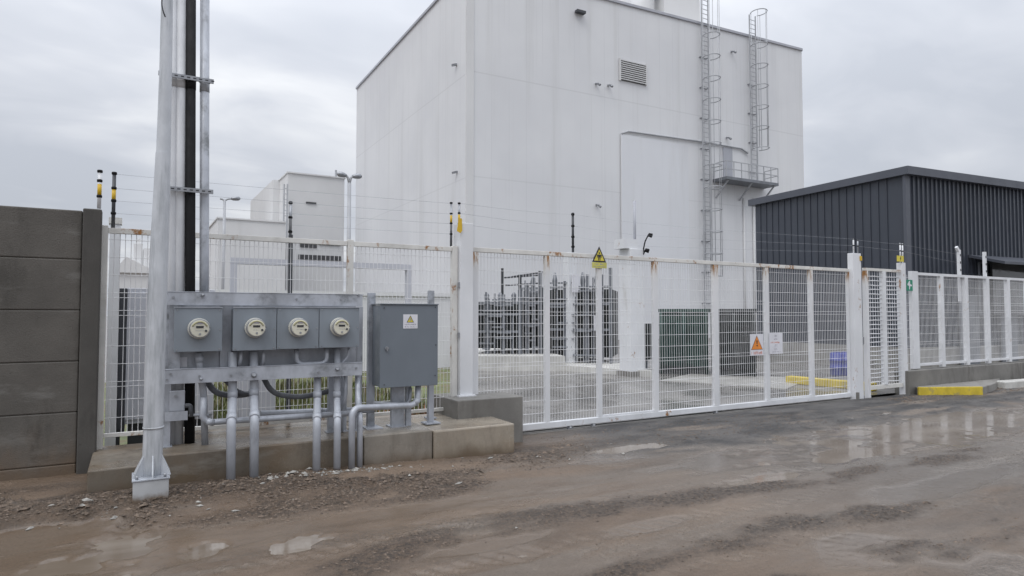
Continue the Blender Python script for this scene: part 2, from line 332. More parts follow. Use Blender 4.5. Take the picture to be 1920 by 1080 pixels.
def water():
    t = NT('muddy_water')
    c = t.mix(t.rng(t.noise(2.2, (0.4,1,1)), 0.35, 0.65), (0.145,0.114,0.086), (0.21,0.178,0.146))
    t.bump(t.noise(7, (1,1,1), 3), 0.10, 0.01)
    m = t.fin(c, t.rng(t.noise(1.4, (0.5,1,1), 4, 0.6, (2,5,0)), 0.35, 0.65, 0.06, 0.20)); t.b.inputs['IOR'].default_value = 1.6; return m
M['water'] = water()
def asphalt():
    t = NT('yard_asphalt')
    c = t.mix(t.rng(t.noise(0.6, detail=6), 0.35, 0.65), (0.15,0.143,0.135), (0.23,0.218,0.205))
    c = t.mix(t.rng(t.noise(60, detail=3), 0.4, 0.7, 0, 0.4), c, (0.08,0.08,0.08))
    t.bump(t.noise(70, detail=4), 0.3, 0.006)
    return t.fin(c, t.rng(t.noise(0.7, off=(3,1,1)), 0.38, 0.58, 0.10, 0.5))
M['asphalt'] = asphalt()
M['stone'] = paint('gravel_brown', (0.115,0.086,0.064), 0.7, 0.65, 30)
M['rubble'] = paint('pale_rubble', (0.27,0.26,0.24), 0.7, 0.4, 20)

# ================================================================== THE SETTING
def vnoise(x, y, seed):
    r = np.random.default_rng(seed); T = r.random((256, 256))
    xi = np.floor(x).astype(int); yi = np.floor(y).astype(int); fx = x-xi; fy = y-yi
    fx = fx*fx*(3-2*fx); fy = fy*fy*(3-2*fy); g = lambda a, b: T[a % 256, b % 256]
    return (g(xi,yi)*(1-fx)+g(xi+1,yi)*fx)*(1-fy)+(g(xi,yi+1)*(1-fx)+g(xi+1,yi+1)*fx)*fy-0.5
def fbm(x, y, seed, o=4, gain=0.5):
    s = 0; a = 1
    for k in range(o): s = s+a*vnoise(x*2**k, y*2**k, seed+k); a *= gain
    return s
def pud(px, py, rx, ry):
    p = PZ(px, py, ZW); return (p.x, p.y, rx, ry)
PUD = [pud(234,1035,0.24,0.50), pud(395,1030,0.16,0.30), pud(560,1022,0.20,0.18), pud(130,1065,0.35,0.2),
       (5.25,6.42,0.75,0.22), (10.8,5.35,4.0,0.9), (5.5,4.55,0.8,0.16), (10.8,6.45,0.9,0.15), (7.6,4.85,1.2,0.25)]
def w2(px, py): p = PZ(px, py, -0.04); return (p.x, p.y)
BANDS = [([(560,1090),(650,1058),(780,1012),(880,988),(1010,972),(1180,945),(1340,925),(1500,905),(1700,868),(1920,832)], 0.13),
         ([(1080,1110),(1200,1062),(1330,1030),(1450,990),(1580,968),(1730,945)], 0.15), ([(1770,1030),(1860,1000),(1960,975)], 0.13),
         ([(1500,1090),(1650,1040),(1760,1010)], 0.08),
         ([(-40,965),(120,950),(300,948),(460,935),(640,918),(820,902),(960,868),(1060,832)], 0.30), ([(300,965),(400,962),(560,952),(760,925),(900,900)], 0.22), ([(-40,1000),(150,975)], 0.12), ([(1100,800),(1300,790),(1480,775)], 0.10)]
BANDS = [([w2(*q) for q in pl], wd) for pl, wd in BANDS]
def band_mask(X, Y):
    wob = 0.22*fbm(X*1.3, Y*2.5, 101, 3)+0.10*fbm(X*6, Y*9, 105, 3); res = np.zeros_like(X)
    for pl, wd in BANDS:
        d2 = np.full_like(X, 1e9)
        for (ax_, ay_), (bx_, by_) in zip(pl[:-1], pl[1:]):
            dx, dy = bx_-ax_, by_-ay_; L2 = dx*dx+dy*dy
            u = np.clip(((X-ax_)*dx+(Y-ay_)*dy)/L2, 0, 1); d2 = np.minimum(d2, (X-ax_-u*dx)**2+(Y-ay_-u*dy)**2)
        q = np.sqrt(d2)+wob; k = np.clip((wd*1.9-q)/(wd*1.6), 0, 1)*np.clip(0.66+1.7*fbm(X*1.5, Y*3.5, 111, 4), 0.0, 1)
        res = np.maximum(res, k*k*(3-2*k))
    return res
FILMS = [(300,1030,1.5,0.55), (900,1010,0.8,0.22), (1150,855,0.9,0.35), (1450,850,1.6,0.45), (1750,810,3.2,0.8), (1800,900,1.8,0.28), (1600,1030,0.5,0.3), (1850,1050,0.5,0.4), (1200,985,0.6,0.15), (60,1010,0.8,0.3)]
FILMS = [(*w2(a, b), c, d) for a, b, c, d in FILMS]
def film_mask(X, Y):
    n = 0.7*fbm(X*1.3, Y*3.0, 121, 4); res = np.zeros_like(X)
    for a, b, rx, ry in FILMS:
        q = np.sqrt(((X-a)/rx)**2+((Y-b)/ry)**2)+n; k = np.clip((1.15-q)/0.5, 0, 1); res = np.maximum(res, k*k*(3-2*k))
    return res
def ground_h(X, Y):
    gm = band_mask(X, Y); fm = film_mask(X, Y)*(1-gm)
    bank = np.interp(X, [-3,-0.3,1.5,3.0,4.2,6.0], [0.09,0.115,0.10,0.045,0.0,0.0])
    h = -0.045+bank*np.exp(-np.clip((6.55-Y)/0.55, 0, 9)**2)
    bank2 = np.exp(-((Y-6.3)/0.38)**2)
    lane = np.exp(-((Y-5.15)/0.55)**2)                       # the smooth wet lane between the ruts
    h = h+0.022*fbm(X*0.45, Y*1.3, 3)+0.012*fbm(X*1.7, Y*3.5, 9)+0.008*fbm(X*7, Y*9, 21)*(1-0.7*lane)-0.010*lane
    h = h+bank2*1.25*(0.020*np.abs(fbm(X*9, Y*11, 71, 4))+0.014*np.clip(fbm(X*17, Y*20, 75, 3), -0.3, 1))
    churn = np.clip(0.30+1.7*fbm(X*0.8, Y*2.4, 81, 3), 0.10, 1.0)*(1-0.8*lane)
    h = h+1.35*churn*(0.018*np.abs(fbm(X*14, Y*17, 31, 3))+0.008*fbm(X*40, Y*40, 33, 2))
    h = h*(1-0.6*fm)+(-0.052)*0.6*fm
    h = h+gm*(0.004+0.016*np.abs(fbm(X*12, Y*15, 44, 4))+0.008*fbm(X*30, Y*34, 45, 3))
    for yc in (4.66, 3.92, 3.2):                                   # tyre lugs pressed beside the gravel
        yy = Y-yc-0.2*vnoise(X*0.4, Y*0+yc, 5)+0.02*(X-3)
        h = h-0.011*np.exp(-(yy/0.09)**2)*(0.5+0.5*np.sign(np.sin(X*44+Y*25)))*np.clip(fbm(X*0.7, Y*0.7, 91, 2)+0.5, 0, 1)
    for (a, b, rx, ry) in PUD:
        q = np.sqrt(((X-a)/rx)**2+((Y-b)/ry)**2)+0.75*fbm(X*2.6, Y*4.2, 50)+(0.75*fbm(X*9, Y*8, 55) if rx < 0.6 else 0)
        k = np.clip((1.25-q)/0.9, 0, 1); k = k*k*(3-2*k)
        h = h*(1-0.85*k)+(ZW-0.014)*0.85*k
    pile = np.exp(-((X-1.9)/0.9)**2-((Y-6.1)/0.3)**2)
    h = h+pile*(0.03+0.03*fbm(X*10, Y*10, 61, 3))
    dirt = np.exp(-((X-3.6)/1.0)**2-((Y-6.3)/0.45)**2)
    h = h+dirt*(0.02+0.03*fbm(X*9, Y*9, 66, 3))
    ap = np.clip((Y-6.8)/0.5, 0, 1)*np.clip((X-4.5)/1.0, 0, 1)
    h = h*(1-0.6*ap)+(-0.03)*0.6*ap
    yard = np.clip((Y-7.75)/0.3, 0, 1)
    return h*(1-yard)-0.12*yard
def axis(lo, hi, step, far):
    a = list(np.arange(lo, hi, step)); g = step; x = a[0]; pre = []
    while x > -far: g *= 1.35; x -= g; pre.append(x)
    g = step; x = a[-1]; post = []
    while x < far: g *= 1.35; x += g; post.append(x)
    return np.array(pre[::-1]+a+post)
xs = axis(-2.6, 18, 0.022, 900); ys = axis(1.4, 8.2, 0.022, 900)
XX, YY = np.meshgrid(xs, ys); HH = ground_h(XX, YY)
nx, ny = len(xs), len(ys)
me = bpy.data.meshes.new('ground'); me.vertices.add(nx*ny)
me.vertices.foreach_set('co', np.stack([XX,YY,HH], -1).astype(np.float32).ravel())
ii = (np.arange(ny-1)[:,None]*nx+np.arange(nx-1)[None,:]).ravel()
q = np.stack([ii, ii+1, ii+nx+1, ii+nx], -1).astype(np.int32)
me.loops.add(q.size); me.loops.foreach_set('vertex_index', q.ravel())
me.polygons.add(len(ii)); me.polygons.foreach_set('loop_start', np.arange(len(ii), dtype=np.int32)*4)
me.polygons.foreach_set('loop_total', np.full(len(ii), 4, np.int32)); me.update(); me.validate()
GM = band_mask(XX, YY); FM = film_mask(XX, YY)*(1-GM)
for an, dat in (('gravel_soil', GM), ('wet_film', FM)):
    me.attributes.new(an, 'FLOAT', 'POINT').data.foreach_set('value', dat.astype(np.float32).ravel())
me.polygons.foreach_set('use_smooth', np.ones(len(ii), bool)); me.materials.append(M['mud'])
g_o = bpy.data.objects.new('ground', me); col.objects.link(g_o); kind(g_o, 'structure')
kind(MB().quad((-2.6,1.5,ZW),(18,1.5,ZW),(18,7.2,ZW),(-2.6,7.2,ZW)).build('puddle_water', M['water']), 'structure')
def gz(x, y): return float(ground_h(np.array([x]), np.array([y]))[0])

FY = 7.78                                             # the fence line
kind(MB().quad((4.45,FY+0.14,-0.03),(60,FY+0.14,-0.03),(60,70,-0.03),(4.45,70,-0.03)).build('yard_pavement', M['asphalt']), 'structure')
kind(MB().quad((-20,FY+0.35,-0.02),(3.85,FY+0.35,-0.02),(8.85,18.5,-0.02),(-20,18.5,-0.02)).build('lawn', M['grass']), 'structure')

def scatter(name, pts, sizes, m, flat=0.6, label=None):
    n = len(pts); base = np.array([(1,0,0),(-1,0,0),(0,1,0),(0,-1,0),(0,0,1),(0,0,-1)], float)
    fc = np.array([(0,2,4),(2,1,4),(1,3,4),(3,0,4),(2,0,5),(1,2,5),(3,1,5),(0,3,5)])
    V = base[None]*(0.6+0.8*rng.random((n,6,1)))*sizes[:,None,None]
    V[:,:,0] *= (0.7+1.9*rng.random((n,1))**2); V[:,:,2] *= flat
    a = rng.random(n)*6.28; ca, sa = np.cos(a)[:,None], np.sin(a)[:,None]
    X = V[:,:,0]*ca-V[:,:,1]*sa; Y = V[:,:,0]*sa+V[:,:,1]*ca
    V[:,:,0] = X; V[:,:,1] = Y; V += pts[:,None,:]
    F = (fc[None]+6*np.arange(n)[:,None,None]).reshape(-1,3)
    me = bpy.data.meshes.new(name); me.from_pydata(V.reshape(-1,3).tolist(), [], F.tolist()); me.update(); me.materials.append(m)
    o = bpy.data.objects.new(name, me); col.objects.link(o); return kind(o, 'stuff')
def onground(x, y, dz=0.0):
    z = ground_h(x, y); return np.stack([x, y, z+dz], -1)
px_ = []; sz_ = []
def strew(n, xa, xb, ya, yb, s0, s1, inside=True):
    x = rng.uniform(xa, xb, n); y = rng.uniform(ya, yb, n)
    if inside: k = band_mask(x, y) > rng.random(n)*0.8; x, y = x[k], y[k]
    k = ((y < 6.68) | (x > 4.45) | (x < -0.65)) & (y < 7.6); x, y = x[k], y[k]
    z = ground_h(x, y); k = z > ZW-0.004; px_.append(np.stack([x[k],y[k],z[k]],-1)); sz_.append((s0+(s1-s0)*rng.random(len(x))**3)[k])
strew(42000, -2.4, 5.2, 5.5, 7.1, 0.003, 0.014); strew(2600, -2.4, 5.2, 5.6, 7.0, 0.010, 0.030)
strew(60000, 0.5, 12, 2.2, 5.4, 0.002, 0.010); strew(1800, 0.5, 12, 2.2, 5.4, 0.008, 0.018)
strew(2600, 4.6, 9.5, 6.3, 7.5, 0.003, 0.014, False); strew(3500, -2, 12, 2.5, 6.2, 0.002, 0.007, False); strew(900, 12.5, 17, 6.9, 7.5, 0.006, 0.03, False)
scatter('gravel', np.concatenate(px_), np.concatenate(sz_), M['stone'])
x = np.concatenate([rng.normal(1.55,0.30,90), rng.normal(2.1,0.25,60), rng.uniform(-1.5,5.5,70), rng.uniform(2.5,12,6)])
y = np.concatenate([rng.normal(6.5,0.09,90), rng.normal(6.5,0.09,60), rng.normal(6.25,0.25,70), rng.normal(4.8,1.0,6)])
y = np.minimum(y, 6.68); k = ground_h(x, y) > ZW; x, y = x[k], y[k]
scatter('rubble', onground(x, y, 0.004), 0.004+0.024*rng.random(len(x))**3, M['rubble'], 0.7)
# grass blades and low orange plants behind the meter rack
def blades(name, n, xa, xb, ya, yb, h0, h1, m):
    v = []; f = []
    for i in range(n):
        X = random.uniform(xa, xb); Y = random.uniform(ya, yb); h = random.uniform(h0, h1); a = random.uniform(0, 6.28); w2 = 0.008+0.006*random.random()
        lx, ly = math.cos(a), math.sin(a); k = len(v); le = h*random.uniform(0.1, 0.6)
        v += [(X-ly*w2,Y+lx*w2,-0.02),(X+ly*w2,Y-lx*w2,-0.02),(X+lx*le*0.4-ly*w2*0.7,Y+ly*le*0.4+lx*w2*0.7,h*0.6),(X+lx*le*0.4+ly*w2*0.7,Y+ly*le*0.4-lx*w2*0.7,h*0.6),(X+lx*le,Y+ly*le,h)]
        f += [(k,k+1,k+3,k+2),(k+2,k+3,k+4)]
    me = bpy.data.meshes.new(name); me.from_pydata(v, [], f); me.update(); me.materials.append(m)
    o = bpy.data.objects.new(name, me); col.objects.link(o); return kind(o, 'stuff')
blades('grass', 12000, 0.3, 4.3, 8.4, 15, 0.05, 0.30, M['grass'])
blades('ground_cover', 1100, 0.6, 4.2, 8.35, 9.2, 0.05, 0.36, M['leafred'])

# ------------------------------------------------------------------ big white building
Cb = PZ(880, 588+1.6*FPX/36, 0)                        # its near corner, about 36 m away
a_ = R(-1.25); bu = Vector((math.cos(a_), math.sin(a_), 0)); bv = Vector((-bu.y, bu.x, 0))
def WR(px, py): return hit(px, py, Cb, bv)             # a point on its right face
def WL(px, py): return hit(px, py, Cb, bu)             # a point on its left face
def fr(p, off=0.0): return p-bv*off
zc0 = WR(880, -66).z; pr = WR(1503, 95); pl = WL(669, 167)
Rr = Vector((pr.x, pr.y, 0)); Ll = Vector((pl.x, pl.y, 0)); Bk = Rr+(Ll-Cb)
tb = thing('industrial_building', 'tall white windowless industrial building rising behind the sliding gate', 'building', (Cb.x, Cb.y, -0.02))
zs = [zc0, pr.z, pr.z+pl.z-zc0, pl.z]
poly = [(Cb.x,Cb.y),(Rr.x,Rr.y),(Bk.x,Bk.y),(Ll.x,Ll.y)]
MB().hexa(poly, -0.1, zs).build('wall', M['clad'], tb)
mt = MB()
tp = [Vector((p[0],p[1],z)) for p, z in zip(poly, zs)]
for i in range(4):
    mt.bar(tp[i]+Vector((0,0,0.06)), tp[(i+1)%4]+Vector((0,0,0.06)), 0.22, 0.17)
mt.build('roof_trim', M['trim'], tb)
MB().bar(fr(Cb,0.02)-bu*0.03, fr(Cb,0.02)-bu*0.03+Vector((0,0,zc0-0.2)), 0.5, 0.1).build('corner_trim', M['farwhite'], tb)
# louvre
l0 = WR(1162,112); l1 = WR(1209,158)
u0 = (l0-Cb).dot(bu); u1 = (l1-Cb).dot(bu); zt = WR(1162,111).z; zb_ = WR(1162,150).z
def WB(u, z, off): return Cb+bu*u-bv*off+Vector((0,0,z))
lv = MB(); lv.bar(WB((u0+u1)/2, zb_, 0.03), WB((u0+u1)/2, zt, 0.03), u1-u0, 0.04, up=(0,1,0)); lou = lv.build('louvre_vent', M['louvre'], tb)
ls = MB()
for i in range(10):
    z = zb_+(zt-zb_)*(i+0.5)/10; ls.bar(WB(u0, z, 0.10), WB(u1, z, 0.10), 0.1, 0.055)
ls.bar(WB(u0-0.05,zb_-0.05,0.09), WB(u0-0.05,zt+0.05,0.09), 0.08, 0.12); ls.bar(WB(u1+0.05,zb_-0.05,0.09), WB(u1+0.05,zt+0.05,0.09), 0.08, 0.12)
ls.build('slats', M['farwhite'], lou)
# wall lamps and boxes
for (px, py, s) in ((1085,25,0.5),):
    p = WR(px,py); m = MB(); m.bar(fr(p,0.2)-bu*0.33, fr(p,0.2)+bu*0.33, 0.3, 0.16); m.build('wall_lamp', M['darkgrey'], tb)
for (px, py) in ((1117,157),(1140,160),(1118,384),(1371,97),(1362,258)):
    p = WR(px,py); m = MB(); m.bar(fr(p,0.0), fr(p,0.32)+Vector((0,0,-0.1)), 0.12, 0.10); m.tube([fr(p,0.3)+Vector((0,0,-0.12)), fr(p,0.42)+Vector((0.05,0,-0.2))], 0.075, 8); m.build('wall_lamp', M['steel'], tb)
for (px, py) in ((856,121),(857,322)):
    p = WL(px,py); m = MB(); m.bar(p-bu*0.0, p-bu*0.3+Vector((0,0,-0.1)), 0.15, 0.12); m.build('wall_lamp', M['steel'], tb)
# cable tray along the wall and the panel joint below it
pts = [fr(WR(1163,252),0.1), fr(WR(1176,247),0.1), fr(WR(1320,267),0.1), fr(WR(1388,279),0.1), fr(WR(1400,288),0.1)]
MB().tube(pts, 0.065, 6).build('cable_conduit', M['ladder'], tb)
for px in (1163,1393,1411):
    top = WR(px, 254 if px == 1163 else 372); u = (top-Cb).dot(bu)
    MB().tube([WB(u,0.0,0.07), WB(u,top.z,0.07)], 0.02 if px == 1163 else 0.075, 8).build('downpipe', M['farwhite'], tb)
pu0 = (WR(1163,300)-Cb).dot(bu); pu1 = (WR(1318,300)-Cb).dot(bu); pz1 = WR(1163,252).z
MB().bar(WB((pu0+pu1)/2,0.0,0.02), WB((pu0+pu1)/2,pz1,0.02), pu1-pu0, 0.06, up=(0,1,0)).build('raised_panel', M['panel_white'], tb)
d0 = WR(1355,277); d1 = WR(1373,336); ua = (d0-Cb).dot(bu); ub = (d1-Cb).dot(bu)
zd0 = WR(1362,337).z; zd1 = WR(1362,277).z
dr = MB().bar(WB((ua+ub)/2,zd0,0.03), WB((ua+ub)/2,zd1,0.03), ub-ua, 0.06, up=(0,1,0)).build('door', M['trim'], tb)
# rooftop unit
ru0 = WR(1195,10); 
def WR3(px,py): return hit(px,py,Cb+bv*3,bv)
rp = [WR3(1245,0), WR3(1312,0)]
cx0, cx1 = (rp[0]-Cb).dot(bu), (rp[1]-Cb).dot(bu)
pa, pb = Cb+bu*(rp[0]-Cb).dot(bu)+bv*3, Cb+bu*(rp[1]-Cb).dot(bu)+bv*3
tr = thing('rooftop_unit', 'white rooftop plant box above the tall building edge beside the long ladder', 'rooftop unit', (pa.x,pa.y,zc0))
MB().hexa([(p.x,p.y) for p in (pa,pb,pb+bv*6,pa+bv*6)], zc0-0.5, zc0+6).build('casing', M['farwhite'], tr)
MB().tube([pa-bu*1.2+bv*1+Vector((0,0,zc0)), pa-bu*1.2+bv*1+Vector((0,0,zc0+4.2)), pa+bu*1+bv*1+Vector((0,0,zc0+5))], 0.9, 14).build('duct', M['farwhite'], tr)
# caged ladders
def ladder(px, ytop, ybot, label, ztop=None, cage_from=2.5):
    a = WR(px, ybot); u = (a-Cb).dot(bu); z0 = a.z; zt = ztop if ztop is not None else WR(px, ytop).z
    t = thing('caged_ladder', label, 'ladder', tuple(WB(u,z0,0.25)))
    hw = 0.32; m = MB()
    for s in (-1,1): m.bar(WB(u+s*hw,z0,0.25), WB(u+s*hw,zt,0.25), 0.07, 0.07)
    z = z0+0.2
    while z < zt-0.1:
        m.bar(WB(u-hw,z,0.25), WB(u+hw,z,0.25), 0.035, 0.035); z += 0.33
    m.build('rails', M['ladder'], t)
    def cp(th, z): return WB(u+0.55*math.sin(th), z, 0.25+0.60-0.62*math.cos(th))
    ths = [R(-140+280*i/14)+math.pi for i in range(15)]
    z = z0+cage_from; hs = []
    while z < zt+0.05: hs.append(z); z += 1.55
    hs[-1] = zt
    for z in hs:
        MB().tube([cp(th,z) for th in ths], 0.035, 6).build('hoop', M['ladder'], t)
    st = MB()
    for i in (1,4,7,10,13): st.tube([cp(ths[i],hs[0]), cp(ths[i],zt)], 0.022, 5)
    st.build('cage_straps', M['ladder'], t)
    z = z0+0.6
    while z < min(zt, 21):
        br = MB()
        for s in (-1,1): br.bar(WB(u+s*hw,z,0.0), WB(u+s*hw,z,0.27), 0.06, 0.06)
        br.bar(WB(u-hw,z,0.02), WB(u+hw,z,0.02), 0.05, 0.05)
        br.build('wall_bracket', M['steel'], t); z += 2.2
    return u
zplat = WR(1362,340).z
ul = ladder(1323, -5, 585, 'long caged ladder running the full height of the white building, passing left of the platform', ztop=zc0+0.0+(pr.z-zc0)*0.7+1.8)
ur = ladder(1410, 33, 338, 'shorter caged ladder rising from the platform above the roof edge', cage_from=2.2)
# platform
p0 = WR(1336,345); p1 = WR(1432,345); v0 = (p0-Cb).dot(bu); v1 = (p1-Cb).dot(bu)
tpf = thing('access_platform', 'grey railed steel platform projecting from the white wall below its upper door', 'platform', tuple(WB((v0+v1)/2,zplat,0)))
MB().hexa([(p.x,p.y) for p in (WB(v0,0,0.02),WB(v1,0,0.02),WB(v1,0,1.35),WB(v0,0,1.35))], zplat-0.2, zplat).build('deck', M['transf_grey'], tpf)
ra = MB()
per = [WB(v0,zplat,0.1), WB(v0,zplat,1.3), WB(v1,zplat,1.3), WB(v1,zplat,0.1)]
for h in (0.55,1.1):
    for i in range(3): ra.bar(per[i]+Vector((0,0,h)), per[i+1]+Vector((0,0,h)), 0.05, 0.05)
n = 7
for i in range(n+1):
    p = per[1].lerp(per[2], i/n); ra.bar(p, p+Vector((0,0,1.1)), 0.05, 0.05)
for p in (per[0], per[3]): ra.bar(p, p+Vector((0,0,1.1)), 0.05, 0.05)
ra.build('railing', M['ladder'], tpf)
for v in (v0+0.3, (v0+v1)/2, v1-0.3):
    MB().bar(WB(v,zplat-1.3,0.03), WB(v,zplat-0.2,1.2), 0.09, 0.09).build('brace', M['ladder'], tpf)

# ------------------------------------------------------------------ dark ribbed building on the right
Cd = PZ(1706, 588+1.6*FPX/19, 0)
du = Vector((0.995,-0.1,0)).normalized(); dv = Vector((-du.y, du.x, 0))
def DL(px, py): return hit(px, py, Cd, du)
def DR(px, py): return hit(px, py, Cd, dv)
Ld = (DL(1418,500)-Cd).dot(dv); Wd = 34.0; zE = DR(1706,330).z
td = thing('dark_shed', 'dark grey ribbed metal building with flat overhanging roof on the right', 'building', tuple(Cd))
def DB(u, v, z): return Cd+du*u+dv*v+Vector((0,0,z))
zb = 0.62
dpoly = [(p.x,p.y) for p in (DB(0,0,0),DB(Wd,0,0),DB(Wd,Ld,0),DB(0,Ld,0))]
mw = MB().hexa(dpoly, zb, zE+0.02)
s = 0.32
while s < Wd: 
    mw.bar(DB(s,-0.02,zb+0.003), DB(s,-0.02,zE), 0.075, 0.045); s += 0.21
s = 0.6
while s < Ld-0.05:
    mw.bar(DB(-0.012,s,zb+0.003), DB(-0.012,s,zE), 0.03, 0.03); s += 0.285
mw.build('wall', M['dark_clad'], td)
MB().bar(DB(0.02,-0.01,zb+0.003), DB(0.02,-0.01,zE), 0.22, 0.09).build('corner_trim', M['dark_trim'], td)
MB().hexa([(p.x,p.y) for p in (DB(-0.04,-0.04,0),DB(Wd,-0.04,0),DB(Wd,Ld+0.04,0),DB(-0.04,Ld+0.04,0))], -0.05, zb).build('base_upstand', M['upstand'], td)
MB().hexa([(p.x,p.y) for p in (DB(-0.17,-0.2,0),DB(Wd,-0.2,0),DB(Wd,Ld+0.2,0),DB(-0.17,Ld+0.2,0))], zE+0.001, zE+0.24).build('roof', M['dark_trim'], td)
# awning and the dark opening below it
a0 = DR(1812,478); s0 = (a0-Cd).dot(du); za = a0.z
aw = MB()
i_ = [DB(s0,-0.06,za), DB(s0+16,-0.06,za), DB(s0+16,-1.1,za-0.28), DB(s0,-1.1,za-0.28)]
aw.quad(*i_[::-1]); aw.quad(*[p-Vector((0,0,0.08)) for p in i_])
for k in range(4): aw.quad(i_[k], i_[(k+1)%4], i_[(k+1)%4]-Vector((0,0,0.08)), i_[k]-Vector((0,0,0.08)))
aw.build('awning', M['dark_trim'], td)
s1 = (DR(1830,500)-Cd).dot(du); z1 = DR(1830,493).z
wf = MB().bar(DB(s1+4,-0.04,1.6), DB(s1+4,-0.04,z1), 8, 0.06, up=(0,1,0)).build('window', M['glassdark'], td)
wm_ = MB()
for k in range(6): wm_.bar(DB(s1+k*1.6,-0.10,1.6), DB(s1+k*1.6,-0.10,z1), 0.07, 0.06)
for z in (1.6, z1-0.35, z1): wm_.bar(DB(s1,-0.10,z), DB(s1+8,-0.10,z), 0.06, 0.055)
wm_.build('window_frame', M['transf_grey'], wf)
for (sa, wd_) in ((2.2,1.1),(4.3,1.0)):
    d_ = MB().bar(DB(sa+wd_/2,-0.075,0.05), DB(sa+wd_/2,-0.075,2.2), wd_, 0.05, up=(0,1,0)).build('door', M['transf_grey'], td)
    MB().bar(DB(sa+0.12,-0.13,1.05), DB(sa+0.26,-0.13,1.05), 0.04, 0.04).build('handle', M['steel'], d_)

# ------------------------------------------------------------------ far white buildings on the left
def boxat(px0, px1, ytop, Y, depth, name, label, cat, m=M['farwhite'], zbase=-0.02, group=None):
    a = PY(px0,ytop,Y); b = PY(px1,ytop,Y); z = (a.z+b.z)/2
    t = thing(name, label, cat, ((a.x+b.x)/2, Y, zbase), group)
    MB().box(a.x, b.x, Y, Y+depth, zbase-0.1, z).build('wall', m, t)
    return t, a.x, b.x, z
t, xa, xb, zt = boxat(540, 646, 330, 62, 9, 'white_block', 'tall far white block with a small dark vent left of the big building', 'building')
MB().box(xa-0.1, xb+0.1, 61.85, 71.1, zt+0.002, zt+0.12).build('roof_edge', M['farwhite'], t)
v_ = PY(574,378,61.9); v2 = PY(593,383,61.9); MB().box(v_.x, v2.x, 61.9, 62.05, v2.z, v_.z).build('vent', M['louvre'], t)
for (pa_, pb_, ya, yb) in ((563,594,455,465),(598,638,455,461),(560,639,477,489)):
    a = PY(pa_,ya,61.9); b = PY(pb_,yb,61.9); MB().box(a.x,b.x,61.88,62.05,b.z,a.z).build('louvre_window', M['louvre'], t)
m = MB()
for px in (533,539): 
    a = PY(px,345,61.2); m.bar((a.x,61.2,8), (a.x,61.2,a.z), 0.12, 0.12)
z = 8
a = PY(533,345,61.2); b = PY(539,345,61.2)
while z < a.z: m.bar((a.x,61.2,z),(b.x,61.2,z),0.06,0.06); z += 0.5
m.build('ladder', M['ladder'], t)
for (px, y0) in ((630,319),(637,322)):
    a = PY(px,y0,66); MB().bar((a.x,66,zt+0.2),(a.x,66,a.z),0.18,0.18).build('roof_mast', M['ladder'], t)
t, xa, xb, zt2 = boxat(512, 539.3, 338, 66, 14, 'side_block', 'narrow far white block attached left of the vented tall block', 'building')
t, xa, xb, zt2 = boxat(409, 536, 414, 56, 12, 'low_white_building', 'low far white flat roofed building behind the single arm street lamp', 'building')
MB().box(xa-0.1, xb, 55.9, 68.1, zt2+0.002, zt2+0.12).build('roof_edge', M['farwhite'], t)
for (px0, px1, yt, Y) in ((222,290,512,48),):
    t, xa, xb, z_ = boxat(px0, px1, yt, Y, 10, 'white_shed', 'far white shed with shallow roof seen through the left end of the fence', 'building')
    MB().prismY([(xa-0.3,z_+0.003),(xb+0.3,z_+0.003),((xa+xb)/2-0.6,z_+1.0)], Y-0.2, Y+10).build('roof', M['farwhite'], t)
for (px0, px1, yt, lab) in ((251,268,457,'stepped white tower with a small cap, far behind the fence left of the pole'),(269,300,466,'squat white tower just behind the thick silver pole')):
    t, xa, xb, z_ = boxat(px0, px1, yt, 50, 3, 'white_tower', lab, 'tower')
    if px0 == 251:
        a = PY(256,447,50.4); b = PY(264,447,50.4); MB().box(a.x,b.x,50.4,51.8,z_+0.003,a.z).build('cap', M['farwhite'], t)
# yard wall / annex closer in
Yw = 18.6
a = PY(392,560,Yw); b = PY(852,575,Yw); b.x = min(b.x, 8.9)
ty = thing('yard_wall', 'white stained rendered wall at the back of the lawn behind the meters', 'wall', ((a.x+b.x)/2,Yw,-0.02))
MB().box(a.x,b.x,Yw,Yw+0.25,-0.1,2.15).build('render', M['yardwhite'], ty)
MB().box(a.x-0.05,b.x+0.05,Yw-0.06,Yw+0.31,2.152,2.26).build('coping', M['yardwhite'], ty)

# street lamps
def lamp(px, ytop, Y, label, arms, r=0.07):
    p = PY(px, ytop, Y); t = thing('street_lamp', label, 'street lamp', (p.x,Y,-0.03), None)
    MB().tube([(p.x,Y,-0.05),(p.x,Y,p.z)], [r*1.4,r], 10).build('pole', M['ladder'], t)
    for (dx, dz, ln, hd) in arms:
        e_ = Vector((p.x+dx, Y, p.z+dz))
        ar = MB().tube(arc([(p.x,Y,p.z-0.05),(p.x+dx*0.45,Y,p.z+dz*0.8),e_], 0.5), r*0.7, 8).build('arm', M['ladder'], t)
        if hd:
            sx_ = 1 if dx > 0 else -1
            h = MB().tube([e_-Vector((0.05*sx_,0,0)), e_+Vector((0.05*sx_,0,0.01)), e_+Vector((0.2*sx_,0,0.04)), e_+Vector((0.36*sx_,0,0.04)), e_+Vector((0.43*sx_,0,0.03))], [0.05,0.10,0.13,0.11,0.04], 10)
            h.build('lamp_head', M['steel'], t)
lamp(421, 375, 38, 'street lamp with one long arm above the low white building', [(0.36,0.10,1,True),(-0.22,0.05,1,False)])
lamp(655, 343, 30, 'double headed grey lamp pole against the left edge of the big building', [(0.16,0.32,1,True),(-0.16,0.32,1,True)], r=0.085)

